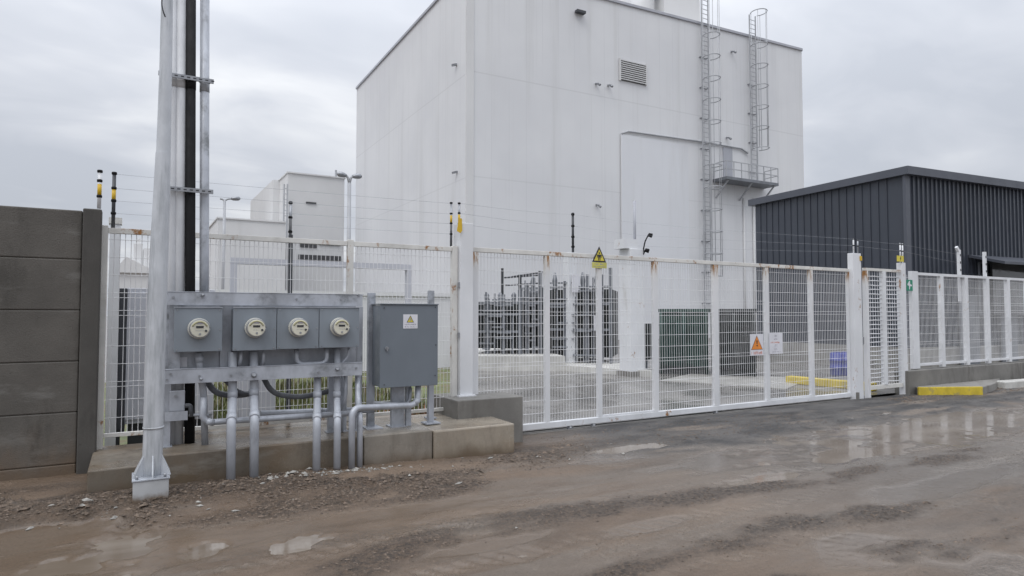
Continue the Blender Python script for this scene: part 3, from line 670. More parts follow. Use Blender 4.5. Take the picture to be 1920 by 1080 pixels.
# ================================================================== YARD THINGS
def pillar(px0, px1, ytop, ybase, d, label, cap=True, name='white_pillar'):
    c = PZ((px0+px1)/2, ybase, 0); s_ = (px1-px0)/FPX*d/2/1.2
    z = hit((px0+px1)/2, ytop, c, (c.x, c.y, 0)).z
    t = thing(name, label, 'pillar', (c.x,c.y,-0.03), None)
    MB().box(c.x-s_,c.x+s_,c.y-s_,c.y+s_,-0.08,z).build('shaft', M['post_white'], t, bevel=0.01)
    MB().box(c.x-s_*1.25,c.x+s_*1.25,c.y-s_*1.25,c.y+s_*1.25,-0.07,0.10).build('foot', M['kerb'], t)
    return t, c, z, s_
tA, cA, zA, sA = pillar(1058, 1081, 474, 688, 19.7, 'slim white pillar in the yard left of the yellow triangle sign')
tB, cB, zB, sB = pillar(1165, 1206, 468, 702, 17.3, 'broad white pillar in the yard with floodlights on top')
m = MB().box(cB.x-0.42,cB.x+0.05,cB.y-0.2,cB.y+0.2,zB+0.003,zB+0.26).build('junction_box', M['post_white'], tB)
tm = thing('mast', 'thin grey mast standing on top of the floodlit white pillar', 'mast', (cB.x+0.12,cB.y,zB))
zM = hit(1192,376,cB,(cB.x,cB.y,0)).z
MB().tube([(cB.x+0.12,cB.y,zB+0.003),(cB.x+0.12,cB.y,zM)], 0.035, 8).build('tube', M['trim'], tm)
MB().box(cB.x+0.06,cB.x+0.18,cB.y-0.06,cB.y+0.06,zB+0.002,zB+0.03).build('foot_plate', M['trim'], tm)
for i, (dx, dz, lab) in enumerate(((0.34,0.36,'upper black floodlight on a curved stem above the broad white pillar'),(0.22,-0.06,'lower black floodlight clamped at the top right of the broad pillar'))):
    p = Vector((cB.x+dx, cB.y-0.28, zB+dz)); t = thing('floodlight', lab, 'floodlight', tuple(p))
    MB().tube(arc([(cB.x+0.2,cB.y-0.2,zB-0.2),(cB.x+0.24,cB.y-0.28,zB+dz*0.6),p], 0.1), 0.018, 6).build('stem', M['black'], t)
    MB().tube([p, p+Vector((0.03,-0.02,0.03)), p+Vector((0.10,-0.05,0.01))], [0.025,0.055,0.06], 10).build('lamp_head', M['black'], t)
# concrete plinth of the switchgear
q0 = PZ(893,694,0); q1 = PZ(1060,694,0); q2 = PZ(1232,706,0)
bd = Vector((0.35,0.94,0))
tp_ = thing('equipment_plinth', 'pale concrete plinth carrying the dark switchgear in the yard', 'plinth', tuple(q1))
MB().hexa([(p.x,p.y) for p in (q0,q1,q1+bd*8,q0+bd*8)], -0.05, 0.40).build('raised_section', M['plinth'], tp_)
MB().hexa([(p.x,p.y) for p in (q1+Vector((0.003,0,0)),q2,q2+bd*8,q1+Vector((0.003,0,0))+bd*8)], -0.05, 0.13).build('low_section', M['plinth'], tp_)
# switchgear: a long dark grey assembly with fins, frame and bus bars
def swg(px0, px1, ytop, dd, label, back, m_body, zbase, nfin, extra):
    a = PZ(px0, 690, 0)+bd*0.9; b = PZ(px1, 690+(px1-px0)*0.02, 0)+bd*0.9
    a.z = b.z = zbase; z = hit((px0+px1)/2, ytop, (a+b)/2, bd).z
    t = thing('switchgear', label, 'switchgear', tuple((a+b)/2)); dn = (b-a).normalized(); ln = (b-a).length
    perp = Vector((-dn.y,dn.x,0))
    MB().hexa([(p.x,p.y) for p in (a,b,b+perp*back,a+perp*back)], zbase+0.15, zbase+(z-zbase)*0.78).build('tank', m_body, t)
    f = MB()
    for i in range(nfin):
        p = a+dn*(ln*(i+0.5)/nfin); h = z-zbase
        f.bar(p-perp*0.16+Vector((0,0,0.2)), p-perp*0.16+Vector((0,0,h*(0.60+0.1*(i%3 == 0)))), 0.05, 0.3)
    f.build('cooling_fins', M['transf_dark'], t)
    g = MB()
    for k in (0,0.33,0.66,1):
        p = a+dn*ln*k-perp*0.38; g.bar(p, p+Vector((0,0,(z-zbase)*(0.8+0.2*k))), 0.08, 0.08)
    for h in (0.35,0.62,0.8): g.bar(a-perp*0.38+Vector((0,0,(z-zbase)*h)), b-perp*0.38+Vector((0,0,(z-zbase)*h)), 0.07, 0.07)
    for i in range(10):
        u0 = random.uniform(0.0,0.6); u1_ = min(1.0, u0+random.uniform(0.15,0.5)); h = (z-zbase)*(0.08+0.085*i)
        g.bar(a+dn*ln*u0-perp*0.43+Vector((0,0,h)), a+dn*ln*u1_-perp*0.43+Vector((0,0,h)), 0.05, 0.05)
    for i in range(int(ln/0.28)):
        p = a+dn*(0.14+0.28*i)-perp*0.36; g.bar(p, p+Vector((0,0,(z-zbase)*random.uniform(0.55,0.98))), 0.04, 0.04)
    g.build('frame', M['transf_grey'], t)
    for i in range(max(2,int(ln/0.45))):
        bs = MB(); p = a+dn*(0.2+0.45*i)+perp*0.5+Vector((0,0,(z-zbase)*0.78)); bs.tube([p, p+Vector((0,0,0.12)), p+Vector((0,0,0.3)), p+Vector((0,0,(z-zbase)*0.2))], [0.09,0.06,0.09,0.03], 8)
        bs.build('bushing', M['transf_grey'], t)
    for e_ in extra:
        x_ = a+dn*ln*e_[0]-perp*0.46; zz = zbase+(z-zbase)*e_[1]
        MB().bar(x_+Vector((0,0,zz-zbase-e_[3]/2)), x_+Vector((0,0,zz-zbase+e_[3]/2)), e_[2], 0.03).build('notice_plate', M['label_white'], t)
    return t, a, b, z
s1_ = swg(899, 990, 545, 18, 'low finned switchgear row left of the slim white pillar, under the busbars', 2.2, M['transf_dark'], 0.40, 22, [])
s3_ = swg(992, 1030, 512, 18, 'mid height grey switchgear block just left of the slim white pillar', 2.0, M['transf_grey'], 0.40, 8, [])
s2_ = swg(1036, 1166, 505, 18, 'taller dark switchgear cabinet between the two white yard pillars', 2.2, M['transf_dark'], 0.14, 16, [(0.50,0.84,0.28,0.55),(0.82,0.42,0.26,0.45)])
# bus frame over the low one
tbf = thing('busbar_frame', 'thin steel busbar frame standing above the low grey switchgear', 'frame', tuple(s1_[1]+bd*1.2))
m = MB(); base = s1_[1]+bd*1.0
def onb(px, py, o=0.0): return hit(px, py, base+bd*o, bd)
for (px, y) in ((942,503),(975,515),(1012,508)):
    p = onb(px,y); m.bar((p.x,p.y,0.40), p, 0.08, 0.08)
for (pa2, pb2) in (((942,521),(1012,516)),((960,519),(1028,509)),((948,535),(1012,531))): m.bar(onb(*pa2), onb(*pb2), 0.05, 0.05)
m.build('bars', M['darkgrey'], tbf)
# transformers
def transformer(px0, px1, ytop, ybase, label, mb_, mf, back=1.3, nf=12):
    a = PZ(px0,ybase,0); b = PZ(px1,ybase+2,0); dn = (b-a); dn.z = 0; ln = dn.length; dn.normalize(); perp = Vector((-dn.y,dn.x,0))
    z = hit((px0+px1)/2, ytop, (a+b)/2, perp).z
    t = thing('transformer', label, 'transformer', tuple((a+b)/2))
    a2 = a+perp*0.3; b2 = b+perp*0.3
    MB().hexa([(p.x,p.y) for p in (a2,b2,b2+perp*back,a2+perp*back)], 0.1, z-0.1).build('tank', mb_, t, bevel=0.02)
    MB().hexa([(p.x,p.y) for p in (a2-perp*0.06-dn*0.05,b2-perp*0.06+dn*0.05,b2+perp*(back+0.06),a2+perp*(back+0.06))], z-0.097, z).build('lid', mb_, t)
    f = MB()
    for i in range(nf):
        p = a2+dn*ln*(0.06+0.88*(i+0.5)/nf)-perp*0.13; f.bar(p+Vector((0,0,0.2)), p+Vector((0,0,z-0.35)), 0.045, 0.24)
    for h in (0.3, z-0.45): f.bar(a2-perp*0.13+Vector((0,0,h)), b2-perp*0.13+Vector((0,0,h)), 0.05, 0.06)
    f.build('cooling_fins', mf, t)
    pw = MB()
    for i in range(5):
        u0 = random.uniform(0.02,0.6); u1_ = min(0.98, u0+random.uniform(0.15,0.6)); h = 0.3+(z-0.5)*i/5
        pw.tube([a2+dn*ln*u0-perp*0.28+Vector((0,0,h)), a2+dn*ln*u1_-perp*0.28+Vector((0,0,h))], 0.014, 6)
    for u in (0.05,0.5,0.95): pw.tube([a2+dn*ln*u-perp*0.29+Vector((0,0,0.0)), a2+dn*ln*u-perp*0.29+Vector((0,0,z-0.1))], 0.03, 6)
    pw.build('pipework', mb_, t)
    MB().hexa([(p.x,p.y) for p in (a2-perp*0.1,b2-perp*0.1,b2+perp*back,a2+perp*back)], -0.035, 0.098).build('dark_base', M['transf_dark'], t)
transformer(1236, 1330, 579, 700, 'green finned transformer behind the middle of the sliding gate', M['transf_green'], M['transf_green'])
transformer(1336, 1420, 579, 704, 'blackish finned transformer right of the green one', M['transf_dark'], M['transf_dark'])
# small gray cabinet beside the broad pillar
c = PZ(1216, 698, 0); t = thing('control_box', 'small dark control box between the broad white pillar and the green transformer', 'control box', tuple(c))
MB().box(c.x-0.16,c.x+0.16,c.y,c.y+0.3,0.35,1.35).build('casing', M['transf_dark'], t, bevel=0.01)
MB().box(c.x-0.06,c.x+0.06,c.y+0.08,c.y+0.2,-0.03,0.348).build('stand', M['transf_grey'], t)
# pavement strip, yellow kerb, barrels
a, b, c2, d2 = PZ(1238,712,0), PZ(1475,728,0), PZ(1520,708,0), PZ(1300,699,0)
kind(MB().hexa([(p.x,p.y) for p in (a,b,c2,d2)], -0.06, -0.01).build('pavement', M['strip']), 'structure')
a, b = PZ(1478,716,0), PZ(1640,731,0)
o = MB().bar(a+Vector((0,0,0.06)), b+Vector((0,0,0.06)), 0.22, 0.17).build('yellow_kerb', M['kerb_yellow'], None, org=(a+b)/2, bevel=0.015)
tag(o, 'long yellow painted kerb inside the yard behind the right end of the gate', 'kerb')
for px, lab in ((1568,'left blue plastic barrel by the dark building, seen through the gate'),(1587,'right blue plastic barrel by the dark building, nearest the gate post')):
    c = PZ(px,702,0); t = thing('barrel', lab, 'barrel', tuple(c), 'blue barrels in the yard')
    MB().tube([c+Vector((0,0,z)) for z in (-0.03,0.0,0.16,0.17,0.19,0.20,0.36,0.37,0.39,0.40,0.55,0.58)], [0.13,0.15,0.15,0.162,0.162,0.15,0.15,0.162,0.162,0.15,0.15,0.13], 16).build('drum', M['blue'], t)
    MB().tube([c+Vector((0,0,0.582)), c+Vector((0,0,0.60))], 0.12, 14).build('lid', M['blue'], t)

# ------------------------------------------------------------------ things right behind the left fence
def cab(px0, px1, ytop, ybot, Y, dep, name, label, cat, m, legs=True, doors=2):
    a = PY(px0,ytop,Y); b = PY(px1,ybot,Y); zt = a.z; z0 = max(b.z, 0.05)
    t = thing(name, label, cat, ((a.x+b.x)/2,Y,-0.02))
    MB().box(a.x,b.x,Y,Y+dep,z0,zt).build('casing', m, t, bevel=0.008)
    dm = MB(); wd_ = (b.x-a.x)/doors
    for k in range(doors): dm.box(a.x+k*wd_+0.015,a.x+(k+1)*wd_-0.015,Y-0.02,Y-0.002,z0+0.05,zt-0.05)
    dm.build('door', m, t, bevel=0.004)
    if legs: MB().box(a.x+0.05,b.x-0.05,Y+0.06,Y+dep-0.05,-0.03,z0-0.002).build('dark_base', M['darkgrey'], t)  # solid dark box: its colour stands for the shade under the cabinet stand
    return a.x, b.x
cab(236, 400, 540, 784, 8.75, 0.9, 'white_cabinet', 'big white equipment cabinet just behind the fence, left of the meters', 'cabinet', M['boxwhite'])
cab(203, 233, 540, 812, 8.72, 0.7, 'dark_cabinet', 'narrow dark grey cabinet at the far left end behind the fence', 'cabinet', M['darkgrey'], doors=1)
cab(450, 516, 700, 790, 8.5, 0.5, 'pale_cabinet', 'low pale grey cabinet on the lawn below the meter rack', 'cabinet', M['boxwhite'])
a = PY(206,432,8.5); b = PY(226,432,8.5); z_ = PY(216,408,8.5).z
t = thing('white_column', 'white column with a cream cap behind the left end of the fence', 'column', ((a.x+b.x)/2,8.5,-0.02))
MB().box(a.x,b.x,8.5,8.5+0.16,-0.05,z_-0.07).build('shaft', M['post_white'], t)
MB().box(a.x-0.012,b.x+0.012,8.488,8.672,z_-0.068,z_).build('cap', M['rail_white'], t)
# pipe portal
Yp = 9.2
a = PY(438,489,Yp); b = PY(766,501,Yp)
t = thing('pipe_portal', 'white square tube portal frame standing behind the fence above the meters', 'frame', (a.x,Yp,-0.02))
MB().bar((a.x-0.04,Yp,a.z), (b.x+0.04,Yp,a.z), 0.08, 0.08).build('crossbar', M['boxwhite'], t)
for px in (438,656,766):
    p = PY(px,495,Yp); MB().bar((p.x,Yp,-0.05),(p.x,Yp,a.z-0.042),0.08,0.08).build('post', M['boxwhite'], t)
# grey posts behind the fence
for (px0, px1, yt, Y, lab) in ((541,549,440,8.15,'dark steel post directly behind the fence above the third meter'),(803,813,545,7.55,'grey stub post right behind the top of the grey cabinet')):
    a = PY(px0,yt,Y); b = PY(px1,yt,Y); c_ = (a.x+b.x)/2; s_ = (b.x-a.x)/2*0.9
    zb2 = -0.03 if px0 == 541 else 0.33
    t = thing('steel_post', lab, 'post', (c_,Y,zb2))
    MB().box(c_-s_,c_+s_,Y-s_,Y+s_,zb2-0.005,a.z).build('tube', M['darkgrey'] if px0 == 541 else M['gal'], t)
    MB().box(c_-s_*1.9,c_+s_*1.9,Y-s_*1.9,Y+s_*1.9,zb2-0.004,zb2+0.012).build('foot_plate', M['gal'], t)

# ================================================================== CONCRETE
# prefabricated wall on the left
WY = 7.6; ax = PY(150,600,WY).x; bx = PY(186,600,WY).x
tw = thing('concrete_wall', 'dark grey precast concrete panel wall at the left edge', 'wall', (ax,WY,0.0))
zr = [-0.2, 0.165, 0.66, 1.15, 1.645, 2.14, 2.62]
for i in range(6):
    MB().box(-4.5, ax-0.004, WY+0.045, WY+0.10, zr[i]+0.0008, zr[i+1]-0.0008).build('panel', M['wall_conc'], tw, bevel=0.012)
MB().box(-4.5, ax-0.004, WY+0.103, WY+0.13, -0.2, 2.60).build('light_stop_backing', M['wall_post'], tw)  # added sheet behind the panels, blocks light leaking through their joints
MB().box(ax, bx, WY, WY+0.16, -0.2, 2.64).build('post', M['wall_post'], tw, bevel=0.012)
# plinth under the meter rack
SY = 6.75
cp_ = [PZ(px,py,0.03) for px,py in ((688,894),(760,899),(822,886),(806,874),(745,872),(700,878))]
kind(MB().hexa([(p.x,min(p.y,SY-0.04)) for p in cp_], -0.1, 0.012).build('concrete_patch_path', M['strip'], bevel=0.006), 'structure')
xL, xj, xR = PY(164,880,SY).x, PY(812,805,SY).x, PY(962,795,SY+0.02).x
xm = PY(300,850,SY).x
ts = thing('concrete_base', 'long stained concrete base under the meter rack and grey cabinet', 'concrete base', ((xL+xR)/2,SY,0))
MB().hexa([(xL,SY-0.03),(xm,SY-0.03),(xm,7.9),(xL,7.9)], -0.25, 0.265).build('left_section', M['slab_dark'], ts, bevel=0.012)
xk = PY(682,812,SY).x
MB().hexa([(xk+0.002,SY),(xj-0.004,SY),(xj-0.004,8.0),(xk+0.002,8.0)], -0.25, 0.334).build('middle_section', M['slab_top'], ts, bevel=0.015)
MB().hexa([(xm+0.004,SY),(xk-0.002,SY),(xk-0.002,8.0),(xm+0.004,8.0)], -0.25, 0.335).build('middle_section', M['slab_dark'], ts, bevel=0.015)
MB().hexa([(xj+0.004,SY-0.02),(xR,SY-0.02),(xR+0.02,7.335),(xj+0.004,7.335)], -0.25, 0.322).build('right_section', M['slab_wet'], ts, bevel=0.02)
BX0, BX1 = PY(858,748,7.34).x, PY(981,745,7.34).x; BZ = PY(920,747,7.34).z
MB().box(BX0, BX1, 7.34, 8.15, -0.25, BZ).build('step', M['block'], ts, bevel=0.012)
MB().box(xj+0.004, BX0-0.004, 7.34, 7.95, -0.25, 0.318).build('rear_section', M['slab_wet'], ts)
# low wall under the right fence, yellow kerb island, pale kerb
lw0 = PY(1703,720,FY-0.12).x
tl = thing('low_wall', 'low grey concrete wall carrying the fence on the right', 'wall', (lw0,FY-0.12,0))
for i in range(7):
    xa = lw0+i*2.4; MB().box(xa+0.004, xa+2.396, FY-0.13, FY+0.17, -0.2, PY(1721,690,FY).z-0.03).build('segment', M['block'], tl, bevel=0.012)
ka, kb, kc = PZ(1722,739,-0.02), PZ(1842,738,-0.02), PZ(1868,729,-0.02)
t = thing('kerb_island', 'raised kerb island with bright yellow front edge by the turnstile', 'kerb', tuple(ka))
MB().hexa([(ka.x,ka.y),(kb.x,kb.y),(kc.x,kc.y),(kc.x+1.2,FY-0.135),(ka.x+0.15,FY-0.135)], -0.1, 0.115).build('paving', M['kerb'], t, bevel=0.02)
yk = MB()
def strip(a, b, o=0.02):
    d = (b-a); d.z = 0; d.normalize(); n_ = Vector((d.y,-d.x,0))*o
    yk.hexa([(p.x,p.y) for p in (a+n_, b+n_, b-n_*1.5, a-n_*1.5)], -0.08, 0.122)
strip(ka, kb); yk.build('yellow_edge', M['kerb_yellow'], t, bevel=0.008)
pk0, pk1 = PZ(1872,727,-0.02), PZ(1990,718,-0.02)
o = MB().bar(pk0+Vector((0.1,0.05,0.03)), pk1+Vector((0.1,0.05,0.03)), 0.3, 0.2).build('pale_kerb', M['plinth'], None, org=pk0, bevel=0.02)
tag(o, 'pale kerb stones running right from the yellow edged island', 'kerb')

# ================================================================== FENCES AND GATE
def mesh_panel(x0, x1, z0, z1, parent, Y=FY, pitch=0.05, hp=0.18, r=0.0032, phase=0.0, mat=None):
    m = MB(); n = max(1, round((x1-x0)/pitch)); st = (x1-x0)/n
    for i in range(1, n):
        x = x0+st*i+random.uniform(-0.002,0.002); m.tube([(x,Y,z0),(x+random.uniform(-0.003,0.003),Y,z1)], r, 4, False)
    z = z1-0.06-phase
    k = 0
    while z > z0+0.03:
        m.tube([(x0,Y-0.005,z),((x0+x1)/2,Y-0.005+random.uniform(-0.006,0.006),z+random.uniform(-0.003,0.003)),(x1,Y-0.005,z)], r*0.78, 4, False)
        if k in (3,4,8): m.tube([(x0,Y+0.006,z-0.05),(x1,Y+0.006,z-0.05)], r*0.78, 4, False)
        z -= hp; k += 1
    return m.build('mesh_panel', mat or M['wire_white'], parent)
ZT = 2.50
# left fence
xA, xB = PY(189,600,FY).x, PY(851,600,FY).x; xM = PY(655,600,FY).x
tf = thing('mesh_fence', 'white weathered mesh fence with rusty top rail behind the meters', 'fence', (xA,FY,0.28))
for (x, h, w2, z0) in ((xA,ZT+0.0,0.045,0.262),(xM,ZT,0.035,0.338),(xB,ZT-0.005,0.038,0.318)):
    MB().box(x-w2,x+w2,FY-w2,FY+w2,z0,h).build('post', M['rail_white'], tf, bevel=0.004)
for (a, b) in ((xA+0.047,xM-0.037),(xM+0.037,xB-0.04)):
    MB().box(a,b,FY-0.025,FY+0.025,ZT-0.075,ZT-0.02).build('top_rail', M['rail_white'], tf, bevel=0.003)
    MB().box(a,b,FY-0.02,FY+0.02,0.37,0.41).build('bottom_rail', M['rail_white'], tf, bevel=0.003)
mesh_panel(xA+0.05, xM-0.04, 0.41, ZT-0.077, tf); mesh_panel(xM+0.04, xB-0.04, 0.41, ZT-0.077, tf, phase=0.02)
# gate post (big) on its step
gx0, gx1 = PY(860,600,FY-0.05).x, PY(884,600,FY-0.05).x; gz1 = PY(872,419,FY-0.05).z
tg = thing('gate_post', 'thick white steel gate post standing on the concrete step', 'post', ((gx0+gx1)/2,FY,BZ))
MB().box(gx0,gx1,FY-0.1,FY+0.1,BZ+0.001,gz1).build('tube', M['post_white'], tg, bevel=0.006)
MB().box(gx0-0.03,gx1+0.03,FY-0.14,FY+0.14,BZ+0.0005,BZ+0.015).build('foot_plate', M['post_white'], tg)
for px, z in ((0.03,1.95),(0.02,1.3)): MB().box(gx0-0.022,gx0-0.001,FY-0.09,FY-0.06,z,z+0.07).build('hinge', M['steel'], tg)
# sliding gate
GY = FY+0.06
tgt = thing('sliding_gate', 'long white sliding gate of wire mesh bays with rust streaked stiles', 'gate', (PY(1240,780,GY).x,GY,-0.03))
st_px = [889, 1025, 1123, 1228, 1341, 1437, 1520.5, 1592]
st_x = [PY(p,620,GY).x for p in st_px]; st_w = [0.05,0.04,0.04,0.05,0.06,0.045,0.045,0.04]
zb0, zb1 = 0.005, 0.085
for x, w2 in zip(st_x, st_w):
    MB().box(x-w2,x+w2,GY-0.03,GY+0.03,zb1+0.002,ZT-0.062).build('stile', M['stile'], tgt, bevel=0.004)
MB().box(st_x[0]-0.05,st_x[-1]+0.04,GY-0.032,GY+0.032,ZT-0.06,ZT).build('top_rail', M['rail_white'], tgt, bevel=0.004)
MB().box(st_x[0]-0.05,st_x[-1]+0.04,GY-0.04,GY+0.04,zb0,zb1).build('bottom_rail', M['fence_white'], tgt, bevel=0.004)
for i in range(7):
    if i in (2,5): MB().box(st_x[i]+st_w[i],st_x[i+1]-st_w[i+1],GY-0.02,GY+0.02,0.088,0.11).build('bay_rail', M['fence_white'], tgt)
    mesh_panel(st_x[i]+st_w[i], st_x[i+1]-st_w[i+1], zb1+0.01, ZT-0.062, tgt, Y=GY, r=0.0038, phase=0.02*(i%2))
for px in (1068,1112,1342):
    x = PY(px,800,GY).x; MB().tube([(x,GY-0.02,-0.03),(x,GY+0.02,-0.03)], 0.04, 12).build('wheel', M['steel'], tgt)
    MB().box(x-0.014,x+0.014,GY-0.026,GY-0.021,-0.03,zb0-0.001).build('wheel_bracket', M['fence_white'], tgt)
kind(MB().bar((4.5,GY+0.02,-0.075),(st_x[-1]+0.2,GY+0.02,-0.075),0.16,0.06).build('gate_track_path', M['kerb']), 'structure')
# right end post
ex0, ex1 = PY(1602,600,FY-0.06).x, PY(1617,600,FY-0.06).x; ez = PY(1600,474,FY-0.08).z
te = thing('end_post', 'thick white post at the right end of the sliding gate, beside the turnstile', 'post', ((ex0+ex1)/2,FY,0))
MB().box(ex0,ex1,FY-0.06,FY+0.06,-0.1,ez).build('tube', M['post_white'], te, bevel=0.006)
MB().box(ex0-0.004,ex0+0.05,FY-0.10,FY-0.062,-0.06,0.1).build('stop_block', M['block'], te)
MB().box(ex1-0.05,ex1+0.01,FY-0.075,FY-0.062,ez-0.14,ez-0.05).build('amber_lamp', M['bar_yellow'], te)
MB().box(ex1+0.001,ex1+0.06,FY-0.05,FY+0.02,1.02,1.16).build('lock', M['steel'], te)
# turnstile gate
tx = [PY(p,600,FY).x for p in (1624,1656,1692)]
tt = thing('turnstile_gate', 'rusty white gate with thick horizontal bars right of the end post', 'gate', (tx[1],FY,0))
zt_ = PY(1650,504,FY).z; zt0 = PY(1650,727,FY).z
MB().box(tx[0]-0.045,tx[0]+0.045,FY-0.04,FY+0.04,-0.06,zt_-0.055).build('stile', M['stile'], tt)
MB().box(tx[1]-0.055,tx[1]+0.055,FY-0.045,FY+0.035,zt0+0.06,zt_-0.055).build('stile', M['fence_white'], tt)
MB().box(tx[0]-0.05,tx[2]-0.09,FY-0.035,FY+0.035,zt_-0.053,zt_).build('top_rail', M['rail_white'], tt)
MB().box(tx[0]+0.047,tx[2]-0.09,FY-0.035,FY+0.035,zt0-0.02,zt0+0.055).build('bottom_rail', M['rail_white'], tt)
hb = MB(); z = zt0+0.12
while z < zt_-0.08:
    hb.tube([(tx[0]+0.046,FY,z),((tx[0]+tx[1])/2,FY-0.01,z+random.uniform(-0.01,0.01)),(tx[1]-0.056,FY,z+random.uniform(-0.008,0.008))], 0.011, 6)
    hb.tube([(tx[1]+0.056,FY,z),(tx[2]-0.09,FY,z+random.uniform(-0.012,0.012))], 0.011, 6); z += 0.088
hb.build('bars', M['fence_white'], tt)
vb = MB(); x = tx[0]+0.1
while x < tx[2]-0.1:
    if abs(x-tx[1]) > 0.08: vb.tube([(x,FY+0.02,zt0+0.05),(x,FY+0.02,zt_-0.055)], 0.005, 5)
    x += 0.085
vb.build('vertical_bars', M['wire_white'], tt)
tq = thing('turnstile_post', 'white post between turnstile gate and right fence, topped by a yellow tag', 'post', (tx[2],FY,0))
zq = PY(1690,492,FY-0.08).z
MB().box(tx[2]-0.07,tx[2]+0.06,FY-0.06,FY+0.06,-0.06,zq).build('tube', M['post_white'], tq, bevel=0.005)
# right fence
rf_px = [1714, 1765, 1811, 1851, 1890, 1926]
rx = [PY(p,600,FY).x for p in rf_px]
while len(rx) < 11: rx.append(rx[-1]+(rx[-1]-rx[-2]))
trf = thing('mesh_fence', 'white mesh fence on the low concrete wall at the right', 'fence', (rx[0],FY,0.45))
rz0 = PY(1721,688,FY).z
for i, x in enumerate(rx):
    w2 = 0.12 if i == 0 else 0.062
    MB().box(x-w2,x+w2,FY-0.04,FY+0.04,rz0-0.03,ZT+0.02 if i == 0 else ZT-0.058).build('post', M['fence_white'], trf, bevel=0.004)
MB().box(rx[0]+0.122,rx[-1],FY-0.03,FY+0.03,ZT-0.056,ZT).build('top_rail', M['fence_white'], trf)
for i in range(len(rx)-1):
    a = rx[i]+(0.122 if i == 0 else 0.064); b = rx[i+1]-0.064
    MB().box(a,b,FY-0.025,FY+0.025,rz0+0.02,rz0+0.07).build('bottom_rail', M['fence_white'], trf)
    mesh_panel(a, b, rz0+0.07, ZT-0.058, trf, r=0.0038, hp=0.17)
mesh_panel(tx[2]+0.078, rx[0]-0.122, 0.1, ZT-0.06, trf, pitch=0.06)
for i, px in enumerate((1802,1850)):
    p0 = PY(px,468 if i == 0 else 472,FY+0.02); t = thing('wire_post', ('perforated white wire post with a bent tip above the right fence','straight perforated white wire post above the right fence, further right')[i], 'post', (p0.x,FY+0.06,ZT))
    MB().box(p0.x-0.035,p0.x+0.035,FY+0.042,FY+0.10,ZT-0.6,p0.z).build('strut', M['post_white'], t)
    if i == 0: MB().bar((p0.x-0.02,FY+0.07,p0.z-0.03),(p0.x-0.10,FY+0.07,p0.z+0.06),0.05,0.06).build('bent_tip', M['post_white'], t)
    m = MB()
    for k in range(4): m.box(p0.x-0.012,p0.x+0.012,FY+0.034,FY+0.0415,p0.z-0.15-0.17*k,p0.z-0.10-0.17*k)
    m.build('slots', M['ink'], t)

# ------------------------------------------------------------------ electric fence rods and wires
RODS = {}
def rod(key, px, y0, y1, Y, label, bands, ins, at=None, r=0.018):
    a = PY(px,y0,Y) if at is None else hit(px,y0,at,(at[0],at[1],0)); b = PY(px,y1,Y) if at is None else hit(px,y1,at,(at[0],at[1],0))
    b.x, b.y = (a.x, a.y)
    t = thing('electric_fence_rod', label, 'fence rod', tuple(b), 'electric fence rods')
    MB().tube([b, a], r, 10).build('rod', M[bands[0]], t)
    for (f0, f1, m) in bands[1:]:
        MB().tube([a.lerp(b,f0), a.lerp(b,f1)], r*1.08, 10).build('band', M[m], t)
    for f in ins:
        p = a.lerp(b, f); MB().tube([p+Vector((0,0,r*0.8)), p+Vector((0,0,r*0.5)), p-Vector((0,0,r*0.5)), p-Vector((0,0,r*0.8))], [r*1.1,r*1.4,r*1.4,r*1.1], 10).build('insulator', M['black'], t)
    RODS[key] = (a, b, ins); return t
rod('w', 187.5, 320, 391, 7.66, 'white and yellow banded rod on top of the concrete wall post', ['post_white',(0.36,0.66,'bar_yellow')], [0.02,0.27,0.68])
rod('f', 214.5, 323, 430, FY+0.045, 'dark rod with a yellow band at the left end of the fence', ['darkgrey',(0.30,0.52,'bar_yellow')], [0.02,0.28,0.5,0.72])
rod('m', 545, 377, 441, 8.15, 'plain dark rod on the steel post above the third meter', ['steel'], [0.05,0.48,0.9])
rod('p1', 846, 379, 462, FY+0.055, 'rod with black insulators beside the thick gate post, left of the pair', ['steel',(0.30,0.48,'bar_yellow'),(0.65,1.0,'darkgrey')], [0.02,0.26,0.48,0.72], r=0.014)
rod('p2', 861, 380, 421, FY-0.06, 'right rod of the pair, standing on the thick gate post', ['steel',(0.55,0.9,'bar_yellow')], [0.03,0.48,0.96], r=0.014)
rod('a', 1074, 399, 474, 0, 'dark rod on top of the slim white yard pillar', ['darkgrey'], [0.04,0.33,0.6,0.85], at=(cA.x,cA.y,zA), r=0.04)
rod('e1', 1600, 447, 474, FY-0.03, 'left short rod of the pair on the right gate end post', ['post_white'], [0.05,0.5], r=0.014)
rod('e2', 1608, 449, 474, FY-0.03, 'right short rod of the pair on the right gate end post', ['steel'], [0.05,0.5], r=0.014)
rod('q1', 1687.5, 456, 492, FY-0.03, 'left short rod above the yellow tag on the turnstile post', ['post_white'], [0.05,0.4], r=0.014)
rod('q2', 1692, 457, 492, FY-0.02, 'right short rod above the yellow tag on the turnstile post', ['post_white'], [0.05,0.4], r=0.014)
t = thing('warning_flag', 'small yellow warning flag hanging on the rod of the thick gate post', 'flag', tuple(PY(861,420,FY-0.12)))
a, b = PY(858,409,FY-0.12), PY(866,437,FY-0.12)
MB().prismY([(a.x+0.015,a.z),(b.x,a.z),(b.x+0.005,b.z+0.03),(b.x-0.02,b.z),(a.x-0.01,b.z+0.02)], FY-0.122, FY-0.118).build('panel', M['bar_yellow'], t)
MB().tube([(b.x-0.02,FY-0.117,a.z-0.03),(b.x-0.02,FY-0.06,a.z-0.03)], 0.006, 6).build('tie', M['black'], t)
